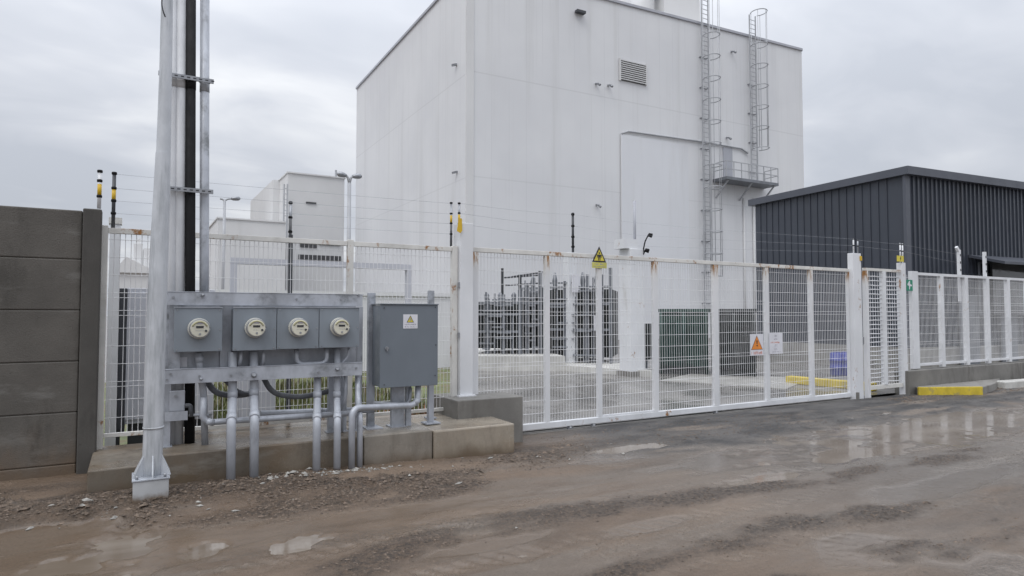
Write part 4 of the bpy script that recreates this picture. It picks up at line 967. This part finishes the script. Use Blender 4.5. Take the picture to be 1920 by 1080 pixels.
def wire(p, q, label, sag=0.01, r=0.0016):
    p = Vector(p); q = Vector(q); n = 8; pts = []
    for i in range(n+1):
        u = i/n; v = p.lerp(q, u); v.z -= sag*(p-q).length*u*(1-u); pts.append(v)
    o = MB().tube(pts, r, 4).build('fence_wire', M['steel'], None, org=p); tag(o, label, 'wire', 'electric fence wires')
ordn = ['topmost','second','third','lowest']
def pt(key, f): a, b, _ = RODS[key]; return a.lerp(b, f)
for i, (f, g) in enumerate(((0.03,0.03),(0.28,0.27),(0.5,0.49),(0.72,0.72))):
    wire(pt('f',f), pt('p1',g), f'{ordn[i]} wire of the electric fence strung above the meters')
for i, (f, g) in enumerate(((0.03,0.04),(0.48,0.33),(0.96,0.6))):
    wire(pt('p2',f), pt('a',g), f'{ordn[i]} wire from the thick gate post to the slim yard pillar')
mp_ = [Vector((cB.x+0.12,cB.y-0.035,zB+(zM-zB)*k)) for k in (0.55,0.30,0.08)]
for i, f in enumerate((0.04,0.33,0.6)):
    wire(pt('a',f), mp_[i], f'{ordn[i]} wire between the slim yard pillar and the mast')
for i in range(3):
    wire(mp_[i], pt('e1',(0.05,0.5,0.95)[i]), f'{ordn[i]} wire from the mast to the right gate end post')
for i in range(2): wire(pt('e2',(0.05,0.5)[i]), pt('q1',(0.05,0.4)[i]), f'{("upper","lower")[i]} wire above the turnstile gate')
pp = PY(1802,475,FY+0.06); 
for i in range(2): wire(pt('q2',(0.05,0.4)[i]), pp-Vector((0,0,0.03+0.2*i)), f'{("upper","lower")[i]} wire from the turnstile post to the bent wire post')

# ------------------------------------------------------------------ signs
def tri(m, cx_, zb_2, w2, h, y0, y1): m.prismY([(cx_-w2,zb_2),(cx_+w2,zb_2),(cx_,zb_2+h)], y0, y1)
def scribble(m, x0, x1, z0, z1, y, n):
    dx = (x1-x0)/n
    for i in range(n):
        if random.random() < 0.12: continue
        h = (z1-z0)*random.uniform(0.6,1.0); x_ = x0+dx*i
        k = random.random()
        m.box(x_, x_+dx*0.28, y-0.0006, y, z0, z0+h)
        if k > 0.3: m.box(x_+dx*0.30, x_+dx*0.7, y-0.0006, y, z0+h*random.choice((0.0,0.45,0.8)), z0+h*random.choice((0.2,0.6,1.0))+0.0008 if False else z0+h)
# yellow triangle on the gate
sy = GY-0.045
a, b = PY(1110,502,sy), PY(1137,465,sy); w_ = (b.x-a.x); zmid = PY(1110,491,sy).z; ztp = PY(1123,462,sy).z
t = thing('warning_sign', 'yellow triangle warning sign with a standing figure, fixed to the top of the gate', 'sign', ((a.x+b.x)/2,sy,a.z))
xc = (a.x+b.x)/2
m = MB(); tri(m, xc, zmid, w_*0.48, ztp-zmid, sy, sy+0.006); m.build('border', M['ink'], t)
m = MB(); tri(m, xc, zmid+0.022, w_*0.48-0.034, ztp-zmid-0.066, sy-0.002, sy-0.0005); m.build('triangle', M['yellow'], t)
m = MB(); hh = (ztp-zmid)
m.tube([(xc,sy-0.004,zmid+hh*0.58),(xc,sy-0.0025,zmid+hh*0.58)], hh*0.055, 10)
m.prismY([(xc-0.026,zmid+hh*0.48),(xc+0.026,zmid+hh*0.48),(xc+0.022,zmid+hh*0.3),(xc-0.022,zmid+hh*0.3)], sy-0.004, sy-0.0025)
for s in (-1,1):
    m.prismY([(xc+s*0.004,zmid+hh*0.3),(xc+s*0.022,zmid+hh*0.3),(xc+s*0.019,zmid+hh*0.11),(xc+s*0.006,zmid+hh*0.11)], sy-0.004, sy-0.0025)
    m.prismY([(xc+s*0.026,zmid+hh*0.48),(xc+s*0.045,zmid+hh*0.46),(xc+s*0.038,zmid+hh*0.28),(xc+s*0.031,zmid+hh*0.28)], sy-0.004, sy-0.0025)
m.build('figure', M['ink'], t)
MB().box(a.x+0.005,b.x+0.005,sy,sy+0.005,a.z,zmid-0.003).build('text_panel', M['paleyellow'], t)
m = MB(); scribble(m, a.x+0.03, b.x-0.02, a.z+(zmid-a.z)*0.55, a.z+(zmid-a.z)*0.85, sy-0.0005, 9); scribble(m, a.x+0.03, b.x-0.02, a.z+(zmid-a.z)*0.15, a.z+(zmid-a.z)*0.38, sy-0.0005, 14); m.build('lettering', M['greyink'], t)
# orange warning sign and white notice
a, b = PY(1407,667,sy), PY(1431,626,sy)
t = thing('warning_sign', 'white sign with an orange exclamation triangle on the gate mesh', 'sign', ((a.x+b.x)/2,sy,a.z))
MB().box(a.x,b.x,sy,sy+0.004,a.z,b.z).build('board', M['label_white'], t)
xc = (a.x+b.x)/2; H_ = b.z-a.z; W_ = b.x-a.x
m = MB(); tri(m, xc, a.z+H_*0.27, W_*0.44, H_*0.66, sy-0.002, sy-0.0005); m.build('border', M['ink'], t)
m = MB(); tri(m, xc, a.z+H_*0.285, W_*0.40, H_*0.60, sy-0.004, sy-0.0025); m.build('triangle', M['orange'], t)
m = MB(); m.prismY([(xc-0.016,a.z+H_*0.70),(xc+0.016,a.z+H_*0.70),(xc+0.008,a.z+H_*0.53),(xc-0.008,a.z+H_*0.53)], sy-0.0055, sy-0.0045)
m.prismY([(xc-0.014,a.z+H_*0.49),(xc+0.018,a.z+H_*0.49),(xc+0.016,a.z+H_*0.43),(xc-0.010,a.z+H_*0.43)], sy-0.0055, sy-0.0045); m.build('exclamation_mark', M['ink'], t)
m = MB(); scribble(m, a.x+0.03, b.x-0.03, a.z+H_*0.05, a.z+H_*0.19, sy-0.0005, 11); m.build('lettering', M['redink'], t)
a, b = PY(1443,664,sy), PY(1467,624,sy)
t = thing('notice_sign', 'white paper notice beside the orange warning sign on the gate', 'sign', ((a.x+b.x)/2,sy,a.z))
MB().box(a.x,b.x,sy,sy+0.004,a.z,b.z).build('board', M['label_white'], t); H_ = b.z-a.z; W_ = b.x-a.x
m = MB()
for (f0, f1, x0, x1, n) in ((0.80,0.93,0.4,0.58,3),(0.68,0.74,0.35,0.6,4),(0.40,0.45,0.4,0.6,5),(0.32,0.36,0.28,0.7,9),(0.24,0.28,0.35,0.6,6),(0.18,0.22,0.35,0.6,6),(0.08,0.12,0.12,0.88,18)):
    scribble(m, a.x+W_*x0, a.x+W_*x1, a.z+H_*f0, a.z+H_*f1, sy-0.0005, n)
m.build('lettering', M['greyink'], t)
m = MB(); scribble(m, a.x+W_*0.1, a.x+W_*0.78, a.z+H_*0.51, a.z+H_*0.59, sy-0.0005, 9); m.build('heading', M['redink'], t)
# green exit sign
gy2 = FY-0.05
a, b = PY(1700,545,gy2), PY(1711,525,gy2)
t = thing('exit_sign', 'small green sign with a white arrow on the first post of the right fence', 'sign', ((a.x+b.x)/2,gy2,a.z))
MB().box(a.x,b.x,gy2,gy2+0.005,a.z,b.z).build('board', M['green'], t); H_ = b.z-a.z; W_ = b.x-a.x
P = lambda u, v: (a.x+W_*u, a.z+H_*v)
MB().prismY([P(0.42,0.9),P(0.56,0.92),P(0.58,0.62),P(0.86,0.55),P(0.86,0.42),P(0.58,0.42),P(0.52,0.12),P(0.40,0.12),P(0.40,0.45),P(0.16,0.5),P(0.16,0.6)], gy2-0.002, gy2-0.0005).build('arrow', M['label_white'], t)
# yellow tag on the turnstile post
ty2 = FY-0.068
a, b = PY(1682,490,ty2), PY(1694.5,480,ty2)
t = thing('yellow_tag', 'small yellow high voltage tag on top of the turnstile post', 'sign', ((a.x+b.x)/2,ty2,a.z))
MB().box(a.x,b.x,ty2,ty2+0.004,a.z,b.z).build('board', M['yellow'], t)
xm2 = (a.x+b.x)/2; hz = b.z-a.z
MB().prismY([(xm2+0.01,a.z+hz*0.9),(xm2+0.03,a.z+hz*0.9),(xm2+0.012,a.z+hz*0.55),(xm2+0.03,a.z+hz*0.55),(xm2-0.015,a.z+hz*0.1),(xm2-0.002,a.z+hz*0.45),(xm2-0.02,a.z+hz*0.45)], ty2-0.002, ty2-0.0005).build('bolt_symbol', M['ink'], t)

# ================================================================== METER RACK
BY = 6.90                                             # front of the beams
bl, br_ = PY(308,560,BY).x, PY(680,560,BY).x
zt1, zt2_ = PY(308,546,BY).z, PY(308,572,BY).z
zl1, zl2 = PY(308,693,BY).z, PY(308,721,BY).z
LT = 0.334
tr_ = thing('meter_rack', 'silver painted steel rack carrying the four electricity meters', 'rack', ((bl+br_)/2,BY,LT))
def channel(x0, x1, z0, z1, y):
    m = MB(); m.box(x0,x1,y,y+0.008,z0,z1-0.007); m.box(x0-0.012,x1+0.012,y-0.004,y+0.06,z1-0.006,z1); m.box(x0,x1,y+0.009,y+0.06,z0,z0+0.008); return m
channel(bl, br_, zt2_, zt1, BY).build('top_beam', M['gal'], tr_, bevel=0.002)
channel(bl-0.01, br_, zl2, zl1, BY).build('bottom_beam', M['gal'], tr_, bevel=0.002)
MB().box(bl+0.02, br_-0.01, 7.105, 7.113, zl1-0.06, zt2_+0.05).build('back_panel', M['gal'], tr_)
for px in (330, 428):
    x = PY(px,600,BY).x; MB().box(x-0.05,x+0.05,7.06,7.103,zl1-0.02,zt2_+0.03).build('upright', M['gal'], tr_)
for px in (313, 620, 643, 672):
    x = PY(px,760,7.16).x; MB().box(x-0.032,x+0.032,7.125,7.19,LT,zt2_).build('leg', M['gal'], tr_, bevel=0.003)
    MB().box(x-0.05,x+0.05,7.105,7.21,LT-0.001,LT+0.010).build('foot_plate', M['gal'], tr_)
MB().box(bl+0.03, PY(352,773,7.05).x, 7.05, 7.06, PY(330,789,7.05).z, PY(330,772,7.05).z).build('lower_bracket', M['gal'], tr_)
MB().box(PY(330,600,7.0).x, PY(354,600,7.0).x, 7.098, 7.104, PY(340,688,7.1).z, PY(340,670,7.1).z).build('notice_plate', M['label_white'], tr_)
bo = MB()
for (px, py) in ((325,557),(380,557),(556,561),(640,562),(672,553),(320,701),(374,705),(434,704),(597,698),(313,712),(668,690)):
    p = PY(px,py,BY-0.004); bo.tube([p, p+Vector((0,-0.012,0))], 0.011, 6)
bo.build('bolts', M['steel'], tr_)
for (px, py, s) in ((476,703,0.026),(632,692,0.02),(377,710,0.017),(380,553,0.016)):
    p = PY(px,py,BY-0.003); MB().tube([p, p+Vector((0,-0.02,0)), p+Vector((0,-0.03,0.004))], [s,s,s*0.6], 10).build('clamp', M['steel'], tr_)

MYF = 6.86
def meter_box(px0, px1, y0, y1, mpx, mpy, label, side):
    a = PY(px0,y0,MYF); b = PY(px1,y0,MYF); zt = a.z; zb2 = PY(px0,y1,MYF).z
    t = thing('meter_box', label, 'meter box', ((a.x+b.x)/2,7.08,zb2), 'electricity meter boxes on the rack')
    MB().box(a.x+0.006,b.x-0.006,MYF+0.016,7.058,zb2+0.006,zt-0.006).build('box_body', M['enamel2'], t, bevel=0.006)
    MB().box(a.x,b.x,MYF,MYF+0.014,zb2,zt).build('cover', M['enamel2'], t, bevel=0.004)
    MB().box(a.x-0.003,b.x+0.003,MYF-0.010,MYF+0.03,zt+0.001,zt+0.008).build('rain_lip', M['gal'], t)
    sw = MB()
    for (u, v) in ((0.06,0.95),(0.94,0.95),(0.06,0.05),(0.94,0.05),(0.95,0.5)):
        p = Vector((a.x+(b.x-a.x)*u, MYF-0.001, zb2+(zt-zb2)*v)); sw.tube([p, p-Vector((0,0.005,0))], 0.007, 8)
    sw.build('screws', M['steel'], t)
    c = PY(mpx,mpy,MYF); r = 0.098
    def ring(z0, z1, rr, nm, m, par=t, seg=32): 
        return MB().tube([(c.x,MYF-z0,c.z),(c.x,MYF-(z0+z1)/2,c.z),(c.x,MYF-z1,c.z)], [rr[0],rr[1],rr[2]], seg).build(nm, m, par)
    me_ = ring(0.001, 0.028, (r,r,r*0.97), 'meter', M['meter'])
    ring(0.029, 0.095, (r*0.88,r*0.86,r*0.83), 'meter_housing', M['meter'], me_)
    ring(0.096, 0.101, (r*0.80,r*0.80,r*0.78), 'meter_face', M['meter_face'], me_)
    MB().tube([(c.x+math.cos(q)*r*0.66,MYF-0.1015,c.z+math.sin(q)*r*0.66) for q in [R(20+140*i/16) for i in range(17)]], 0.008, 6).build('dial_ring', M['olive'], me_)
    MB().tube([(c.x+math.cos(q)*r*0.87,MYF-0.085,c.z+math.sin(q)*r*0.87) for q in [R(360*i/32) for i in range(33)]], 0.006, 6).build('retaining_band', M['steel'], me_)
    y = MYF-0.102
    MB().box(c.x-0.032,c.x+0.032,y-0.003,y,c.z+0.006,c.z+0.026).build('display', M['ink'], me_)
    m = MB(); m.box(c.x-0.022,c.x+0.022,y-0.002,y,c.z+0.044,c.z+0.056); scribble(m, c.x-0.035, c.x+0.035, c.z-0.022, c.z-0.014, y, 9); m.build('marking', M['greyink'], me_)
    MB().tube([(c.x+0.052,y-0.008,c.z-0.02),(c.x+0.052,y,c.z-0.02)], 0.011, 10).build('seal', M['darkgrey'], me_)
    MB().tube([(c.x+0.002,y-0.006,c.z-0.05),(c.x+0.002,y,c.z-0.05)], 0.010, 10).build('button', M['steel'], me_)
meter_box(327,417.5,577,660.5,373,616,'largest meter box, standing apart at the left end of the rack',1)
meter_box(437.5,519,577,658,478,614.5,'grey meter box just right of the wide gap on the rack',1)
meter_box(520,598.3,577,655,559,614,'grey meter box with the U shaped pipe starting below it',1)
meter_box(599.3,674,577,652.5,636,613,'grey meter box at the right end of the rack',1)

# ------------------------------------------------------------------ conduits
def conduit(name, path, r, label, cat='conduit', m='pipe', round_=0.08, couple=(), group='silver conduits around the meter rack', seg=14):
    P_ = arc(path, round_, 7); t = thing(name, label, cat, tuple(P_[-1] if P_[-1].z < P_[0].z else P_[0]), group)
    MB().tube(P_, r, seg).build('tube', M[m], t)
    for f in couple:
        k = f if isinstance(f, Vector) else None
        i = max(1, min(len(P_)-1, int(f*len(P_)))); p = P_[i-1].lerp(P_[i], 0.5); d = (P_[i]-P_[i-1]).normalized()
        MB().tube([p-d*0.035, p+d*0.035], r*1.14, seg).build('coupling', M[m], t)
    return t
def gp(px, Y): 
    q_ = PZ(px, 900, 0.0); x = PY(px,900,Y).x; return Vector((x, Y, gz(x,Y)-0.05))
def fall(pxt, pyt, pxb, label, ysplit, r=0.041, pyb=905):
    top = PY(pxt,pyt,7.01); x2 = PY(pxb,pyb,6.63).x
    m1 = PY(pxt,ysplit,7.01); m2 = Vector((x2, 6.63, m1.z-0.13))
    m2.x = PY(pxb+1, 800, 6.63).x
    return conduit('conduit', [top, m1, m2, Vector((x2,6.63,gz(x2,6.63)-0.08))], r, label, m='pipe_low', couple=(0.12,0.62))
fall(436, 660, 432.5, 'vertical conduit dropping into the mud, first from the pole', 752)
fall(476, 659, 476, 'conduit under the second meter, dropping into the mud', 748)
fall(595, 705, 593, 'conduit dropping into white rubble, left of the close pair', 752, 0.038)
fall(632, 653, 631.5, 'conduit under the fourth meter, dropping into white rubble', 752, 0.035)
c_t = PY(373,661,7.01); c_b = PY(385,823,7.10)
conduit('conduit', [c_t, PY(375,700,7.02), PY(382,735,7.06), Vector((PY(385,800,7.08).x,7.08,LT))], 0.032, 'conduit below the first meter, standing on the concrete base', couple=(0.1,))
hx = 7.0
conduit('conduit', [PY(382,745,6.98), PY(380,785,6.98), PY(392,792,6.98), PY(668,774,6.98)], 0.030, 'long level conduit elbowing right from the first meter conduit', couple=(0.8,), round_=0.1)
conduit('conduit', [PY(488,776,7.25), PY(700,768,7.25)], 0.036, 'thicker level conduit lying behind the vertical conduits', couple=(0.5,))
p660 = PY(659,880,6.63)
conduit('conduit', [Vector((p660.x,6.63,gz(p660.x,6.63)-0.08)), Vector((PY(660,778,6.63).x,6.63,PY(660,765,6.63).z)), PY(690,764,6.72), PY(772,760,6.98), PY(783,752,7.0), PY(784,722,7.02)], 0.033, 'conduit rising from the rubble and bending right to the grey cabinet', couple=(0.85,), round_=0.12)
p675 = PY(674,880,6.66)
conduit('conduit', [Vector((p675.x,6.66,gz(p675.x,6.66)-0.08)), Vector((PY(675,775,6.66).x,6.66,PY(675,776,6.66).z)), PY(671,752,6.9), PY(671,702,7.0)], 0.030, 'right conduit of the close pair, rising straight to the bottom beam', round_=0.12)
conduit('conduit', [PY(556,655,6.99), PY(556,683,6.99), PY(613,681,6.99), PY(612,652,6.99)], 0.024, 'small U shaped conduit joining the third and fourth meter boxes', round_=0.12)
conduit('conduit', [PY(654,652,6.99), PY(653,668,6.99), PY(634,690,6.99)], 0.014, 'thin bent tube under the right end of the fourth meter box', round_=0.06)
conduit('conduit', [PY(452,658,6.99), PY(451,678,6.99), PY(446,688,7.05)], 0.017, 'short stub left under the second meter box', round_=0.04)
conduit('conduit', [PY(494,657,6.99), PY(494,676,6.99), PY(488,690,7.05)], 0.016, 'short stub right under the second meter box', round_=0.04)
conduit('flexible_conduit', [PY(386,712,7.12), PY(404,738,7.12), PY(440,742,7.14), PY(470,738,7.2)], 0.03, 'dark flexible conduit looping under the left half of the bottom beam', 'flexible conduit', 'rubber', 0.12, group=None)
conduit('flexible_conduit', [PY(492,704,7.12), PY(510,738,7.12), PY(560,746,7.12), PY(620,733,7.16)], 0.028, 'dark flexible conduit sagging below the right half of the bottom beam', 'flexible conduit', 'rubber', 0.15, group=None)
conduit('conduit', [PY(354,778,7.1), PY(392,779,7.1)], 0.014, 'thin pale level pipe passing in front of the black riser below the rack')
conduit('conduit', [PY(648,702,7.04), PY(648,745,7.04), PY(640,768,7.1), Vector((PY(640,790,7.12).x,7.12,LT))], 0.022, 'slim conduit between the rack legs right of the fourth meter conduit', round_=0.1)
conduit('conduit', [PY(700,755,7.08), PY(768,757,7.08), PY(770,727,7.08)], 0.018, 'thin conduit bending up behind the thicker one into the grey cabinet', round_=0.08)
conduit('flexible_conduit', [PY(420,712,7.05), PY(446,735,7.08), PY(470,740,7.12)], 0.02, 'short grey flexible conduit tucked between the first two long conduits', 'flexible conduit', 'rubber', 0.08, group=None)
a, b = PY(318,733,7.12), PY(346,770,7.12)
t = thing('junction_box', 'small grey junction box with an elbow fitting under the left end of the rack', 'junction box', ((a.x+b.x)/2,7.12,b.z))
MB().box(a.x,b.x,7.09,7.123,b.z,a.z).build('casing', M['gal'], t, bevel=0.006)
MB().tube(arc([(b.x+0.001,7.10,b.z+0.05),(b.x+0.05,7.10,b.z+0.05),(b.x+0.06,7.10,b.z-0.06)],0.04), 0.022, 10).build('elbow', M['rubber'], t)
MB().tube([(a.x+0.05,7.088,a.z-0.05),(a.x+0.05,7.075,a.z-0.05)], 0.014, 8).build('plug', M['steel'], t)
# risers behind the rack, up along the pole
def riser(px, pxt, r, m, label, zb3=LT, Y=7.27, name='riser_pipe', sy_=1.0):
    x = PY(px,500,Y).x; xt = PY(pxt,0,Y).x; zt = 5.6
    k = (xt-x)/(PY(pxt,0,Y).z-PY(px,500,Y).z)
    z5 = PY(px,500,Y).z
    t = thing(name, label, 'pipe', (x,Y,zb3), 'risers along the pole')
    MB().tube([(x+k*(zb3-z5),Y,zb3),(x,Y,z5),(x+k*(zt-z5),Y,zt)], r, 16).build('tube', M[m], t)
    MB().tube([(x+k*(3.9-z5),Y,3.86),(x+k*(3.9-z5),Y,3.99)], r*1.06, 16).build('joint', M[m], t)
riser(321, 323, 0.050, 'pvc', 'pale grey riser pipe closest to the thick pole')
riser(336, 340, 0.050, 'pvc', 'pale grey riser pipe beside the black one')
riser(356.5, 358, 0.047, 'black', 'black plastic riser pipe between the pale and the thin pipes', Y=7.25)
riser(383, 384, 0.044, 'gal', 'silver riser pipe standing free at the right of the black one', zb3=1.62)
# pole
pb_ = PZ(285, 905, 0.2); PYo = 6.42
PROF = [(285,900,0.080),(285.5,870,0.077),(296,540,0.073),(303,380,0.065),(306.5,287,0.057),(310.5,140,0.050),(313.5,0,0.047)]
PQ = [(PY(a,b,PYo), c) for a, b, c in PROF]
pbx = PQ[0][0].x
_z = [q.z for q, c in PQ]; _x = [q.x for q, c in PQ]; _r = [c for q, c in PQ]
dx_ = (_x[-1]-_x[-2])/(_z[-1]-_z[-2]); _z.append(5.8); _x.append(_x[-1]+dx_*(5.8-_z[-2])); _r.append(0.043)
pz0 = _z[0]
def px_at(z): return float(np.interp(z, _z, _x))
def rad(z): return float(np.interp(z, _z, _r))
tpo = thing('utility_pole', 'thick silver painted steel pole on a gusseted base at the left', 'pole', (pbx,PYo,0.0))
MB().tube([(x_,PYo,z_) for x_, z_ in zip(_x,_z)], _r, 28).build('shaft', M['pole'], tpo)
zc_ = PY(306,287,PYo).z
slv = MB(); 
zz0, zz1 = PY(290,800,PYo).z, zc_
MB().tube([(px_at(zz0),PYo,zz0-0.012),(px_at(zz0),PYo,zz0+0.004)], rad(zz0)+0.006, 28).build('collar', M['pole'], tpo)
zz0 += 0.006
zlev = [zz0+(zz1-zz0)*i/12 for i in range(13)]
th0, th1, off, n = R(-165), R(-58), 0.006, 10
def cyl(th, z, o): return (px_at(z)+math.cos(th)*(rad(z)+o), PYo+math.sin(th)*(rad(z)+o), z)
TH = [th0+(th1-th0)*i/n for i in range(n+1)]
for k_ in range(12):
    za_, zb_2 = zlev[k_], zlev[k_+1]
    for i in range(n): slv.quad(cyl(TH[i],za_,off), cyl(TH[i+1],za_,off), cyl(TH[i+1],zb_2,off), cyl(TH[i],zb_2,off))
    slv.quad(cyl(th0,za_,-0.002), cyl(th0,za_,off), cyl(th0,zb_2,off), cyl(th0,zb_2,-0.002))
    slv.quad(cyl(th1,za_,off), cyl(th1,za_,-0.002), cyl(th1,zb_2,-0.002), cyl(th1,zb_2,off))
for i in range(n): slv.quad(cyl(TH[i],zz1,off), cyl(TH[i+1],zz1,off), cyl(TH[i+1],zz1,-0.002), cyl(TH[i],zz1,-0.002))
slv.sm = [True]*len(slv.f)
slv.build('cover_strip', M['pole'], tpo)
bw0, bw1 = PY(248,905,PYo-0.17).x, PY(318,895,PYo-0.17).x; pzb = PY(285,898,PYo-0.17).z
MB().box(bw0+0.004,bw1-0.004,PYo-0.166,PYo+0.16,-0.15,pzb-0.014).build('base_box', M['foot'], tpo, bevel=0.006)
MB().box(bw0-0.004,bw1+0.004,PYo-0.174,PYo+0.168,pzb-0.013,pzb).build('base_plate', M['gal'], tpo, bevel=0.003)
gs = MB(); hg = 0.17
for ang in range(0,360,60):
    a0 = R(ang+30); dx, dy = math.cos(a0), math.sin(a0); e2 = Vector((-dy,dx,0))*0.005
    c0 = Vector((pbx,PYo,pzb+0.001)); P4 = [c0+Vector((dx,dy,0))*0.06, c0+Vector((dx,dy,0))*0.158, c0+Vector((dx,dy,0))*0.150+Vector((0,0,0.025)), c0+Vector((dx,dy,0))*0.078+Vector((0,0,hg)), c0+Vector((dx,dy,0))*0.06+Vector((0,0,hg))]
    i0 = len(gs.v); gs.v += [tuple(p+e2) for p in P4]+[tuple(p-e2) for p in P4]
    gs.f += [tuple(range(i0,i0+5)), tuple(range(i0+9,i0+4,-1))]+[(i0+(j+1)%5,i0+j,i0+5+j,i0+5+(j+1)%5) for j in range(5)]; gs.sm += [False]*7
gs.build('gussets', M['pole'], tpo)
bt = MB()
for u in (0.12,0.88): 
    for y in (PYo-0.14, PYo+0.13): bt.tube([(bw0+(bw1-bw0)*u,y,pzb+0.001),(bw0+(bw1-bw0)*u,y,pzb+0.03)], 0.012, 6)
bt.build('anchor_bolts', M['steel'], tpo)
# strut brackets holding the risers to the pole
for (px0, px1, y0, lab) in ((297,401,133,'upper slotted strut bracket clamping the riser pipes to the pole'),(290,400,347,'lower slotted strut bracket clamping the riser pipes to the pole')):
    a = PY(px0,y0,7.19); b = PY(px1,y0,7.19); t = thing('strut_bracket', lab, 'bracket', (a.x,7.19,a.z), 'strut brackets on the pole')
    MB().bar((a.x,7.185,a.z-0.02),(b.x,7.185,a.z-0.02),0.02,0.042).build('channel', M['steel'], t)
    MB().bar((px_at(a.z),PYo+0.05,a.z-0.02),(px_at(a.z),7.174,a.z-0.02),0.04,0.04).build('standoff', M['steel'], t)
    m = MB(); x_ = a.x+0.03
    while x_ < b.x-0.02: m.box(x_,x_+0.028,7.1735,7.1748,a.z-0.026,a.z-0.014); x_ += 0.055
    m.build('slots', M['ink'], t)
    for px, r in ((356.5,0.05),(337,0.053),(383,0.047)):
        x_ = PY(px+ (1 if y0 < 200 else 0),y0,7.26).x
        pts = [(x_+math.cos(th)*r*1.02, 7.26+math.sin(th)*r*1.25, a.z-0.02) for th in [R(-190+200*i/10) for i in range(11)]]
        MB().tube(pts, 0.006, 6).build('strap', M['steel'], t)
# loose cable at the top of the pole
o = MB().tube(arc([PY(305,-20,6.35),PY(303,8,6.35),PY(306,22,6.35),PY(310,32,6.38)],0.05), 0.006, 6).build('loose_cable', M['darkgrey'], None, org=PY(305,0,6.35)); tag(o, 'thin dark cable hanging loose at the top left of the thick pole', 'cable')

# ------------------------------------------------------------------ grey cabinet
CYF = 6.92
ca, cb_ = PY(713.5,571,CYF), PY(821.5,571,CYF); cz1 = ca.z; cz0 = PY(713.5,728,CYF).z
cx0_, cx1_ = ca.x, cb_.x
tcab = thing('electrical_cabinet', 'tall dark grey electrical cabinet with a yellow warning label', 'cabinet', ((cx0_+cx1_)/2,7.1,LT))
MB().box(cx0_+0.01,cx1_-0.004,CYF+0.024,CYF+0.30,cz0+0.008,cz1-0.006).build('casing', M['enamel'], tcab, bevel=0.006)
dr_ = MB().box(cx0_,cx1_,CYF,CYF+0.021,cz0,cz1).build('door', M['enamel'], tcab, bevel=0.005)
MB().box(cx0_-0.004,cx1_+0.004,CYF-0.014,CYF+0.31,cz1+0.001,cz1+0.012).build('rain_cap', M['enamel'], tcab, bevel=0.003)
p = PY(725,653,CYF); hd = MB().tube([(p.x,CYF-0.001,p.z),(p.x,CYF-0.016,p.z)], 0.02, 14); hd.bar((p.x,CYF-0.02,p.z-0.03),(p.x,CYF-0.02,p.z+0.012),0.014,0.01); hd.build('handle', M['steel'], dr_)
m = MB()
for (u, v) in ((0.06,0.96),(0.95,0.97),(0.95,0.12),(0.07,0.04),(0.96,0.5)):
    q_ = Vector((cx0_+(cx1_-cx0_)*u, CYF-0.001, cz0+(cz1-cz0)*v)); m.tube([q_, q_-Vector((0,0.005,0))], 0.007, 8)
m.build('screws', M['darkgrey'], dr_)
a, b = PY(756,616,CYF-0.002), PY(783,589.5,CYF-0.002)
lb = MB().box(a.x,b.x,CYF-0.003,CYF-0.0008,a.z,b.z).build('warning_label', M['label_white'], dr_)
# third level is the deepest: the triangle and letters are siblings of the label on the door
xc = a.x+(b.x-a.x)*0.49; H_ = b.z-a.z; W_ = b.x-a.x
m = MB(); tri(m, xc, a.z+H_*0.43, W_*0.25, H_*0.50, CYF-0.0045, CYF-0.0034); m.build('label_border', M['ink'], dr_)
m = MB(); tri(m, xc, a.z+H_*0.46, W_*0.195, H_*0.39, CYF-0.006, CYF-0.0049); m.build('label_triangle', M['yellow'], dr_)
m = MB(); m.prismY([(xc-0.004,a.z+H_*0.74),(xc+0.010,a.z+H_*0.74),(xc+0.002,a.z+H_*0.63),(xc+0.011,a.z+H_*0.63),(xc-0.006,a.z+H_*0.48),(xc-0.001,a.z+H_*0.59),(xc-0.010,a.z+H_*0.59)], CYF-0.0075, CYF-0.0064)
scribble(m, a.x+W_*0.1, a.x+W_*0.93, a.z+H_*0.24, a.z+H_*0.35, CYF-0.0033, 13); scribble(m, a.x+W_*0.1, a.x+W_*0.93, a.z+H_*0.07, a.z+H_*0.17, CYF-0.0033, 15); m.build('label_print', M['greyink'], dr_)
lx0 = PY(693,600,7.2).x; lx1 = PY(706,600,7.2).x
MB().box(lx0,lx1,7.235,7.30,LT,PY(698,549,7.235).z).build('stand', M['gal'], tcab, bevel=0.003)
x_ = PY(807,760,7.18).x; MB().box(x_-0.033,x_+0.033,7.15,7.21,LT,cz0+0.006).build('leg', M['pipe'], tcab, bevel=0.003)
for (px, w2) in ((742,0.075),(762,0.03)):
    x_ = PY(px,760,7.18).x; MB().box(x_-w2,x_+w2,7.10,7.16,LT,cz0+0.006).build('leg', M['gal'], tcab, bevel=0.003)
for px in (698,742,807):
    x_ = PY(px,790,7.18).x; MB().box(x_-0.09,x_+0.09,7.08,7.31 if px == 698 else 7.26,LT-0.001,LT+0.012).build('foot_plate', M['gal'], tcab)
MB().box(lx1+0.001,cx0_+0.01,7.20,7.222,cz1-0.2,cz1-0.14).build('bracket', M['gal'], tcab)

for o in bpy.data.objects:
    if '_o' in o: del o['_o']
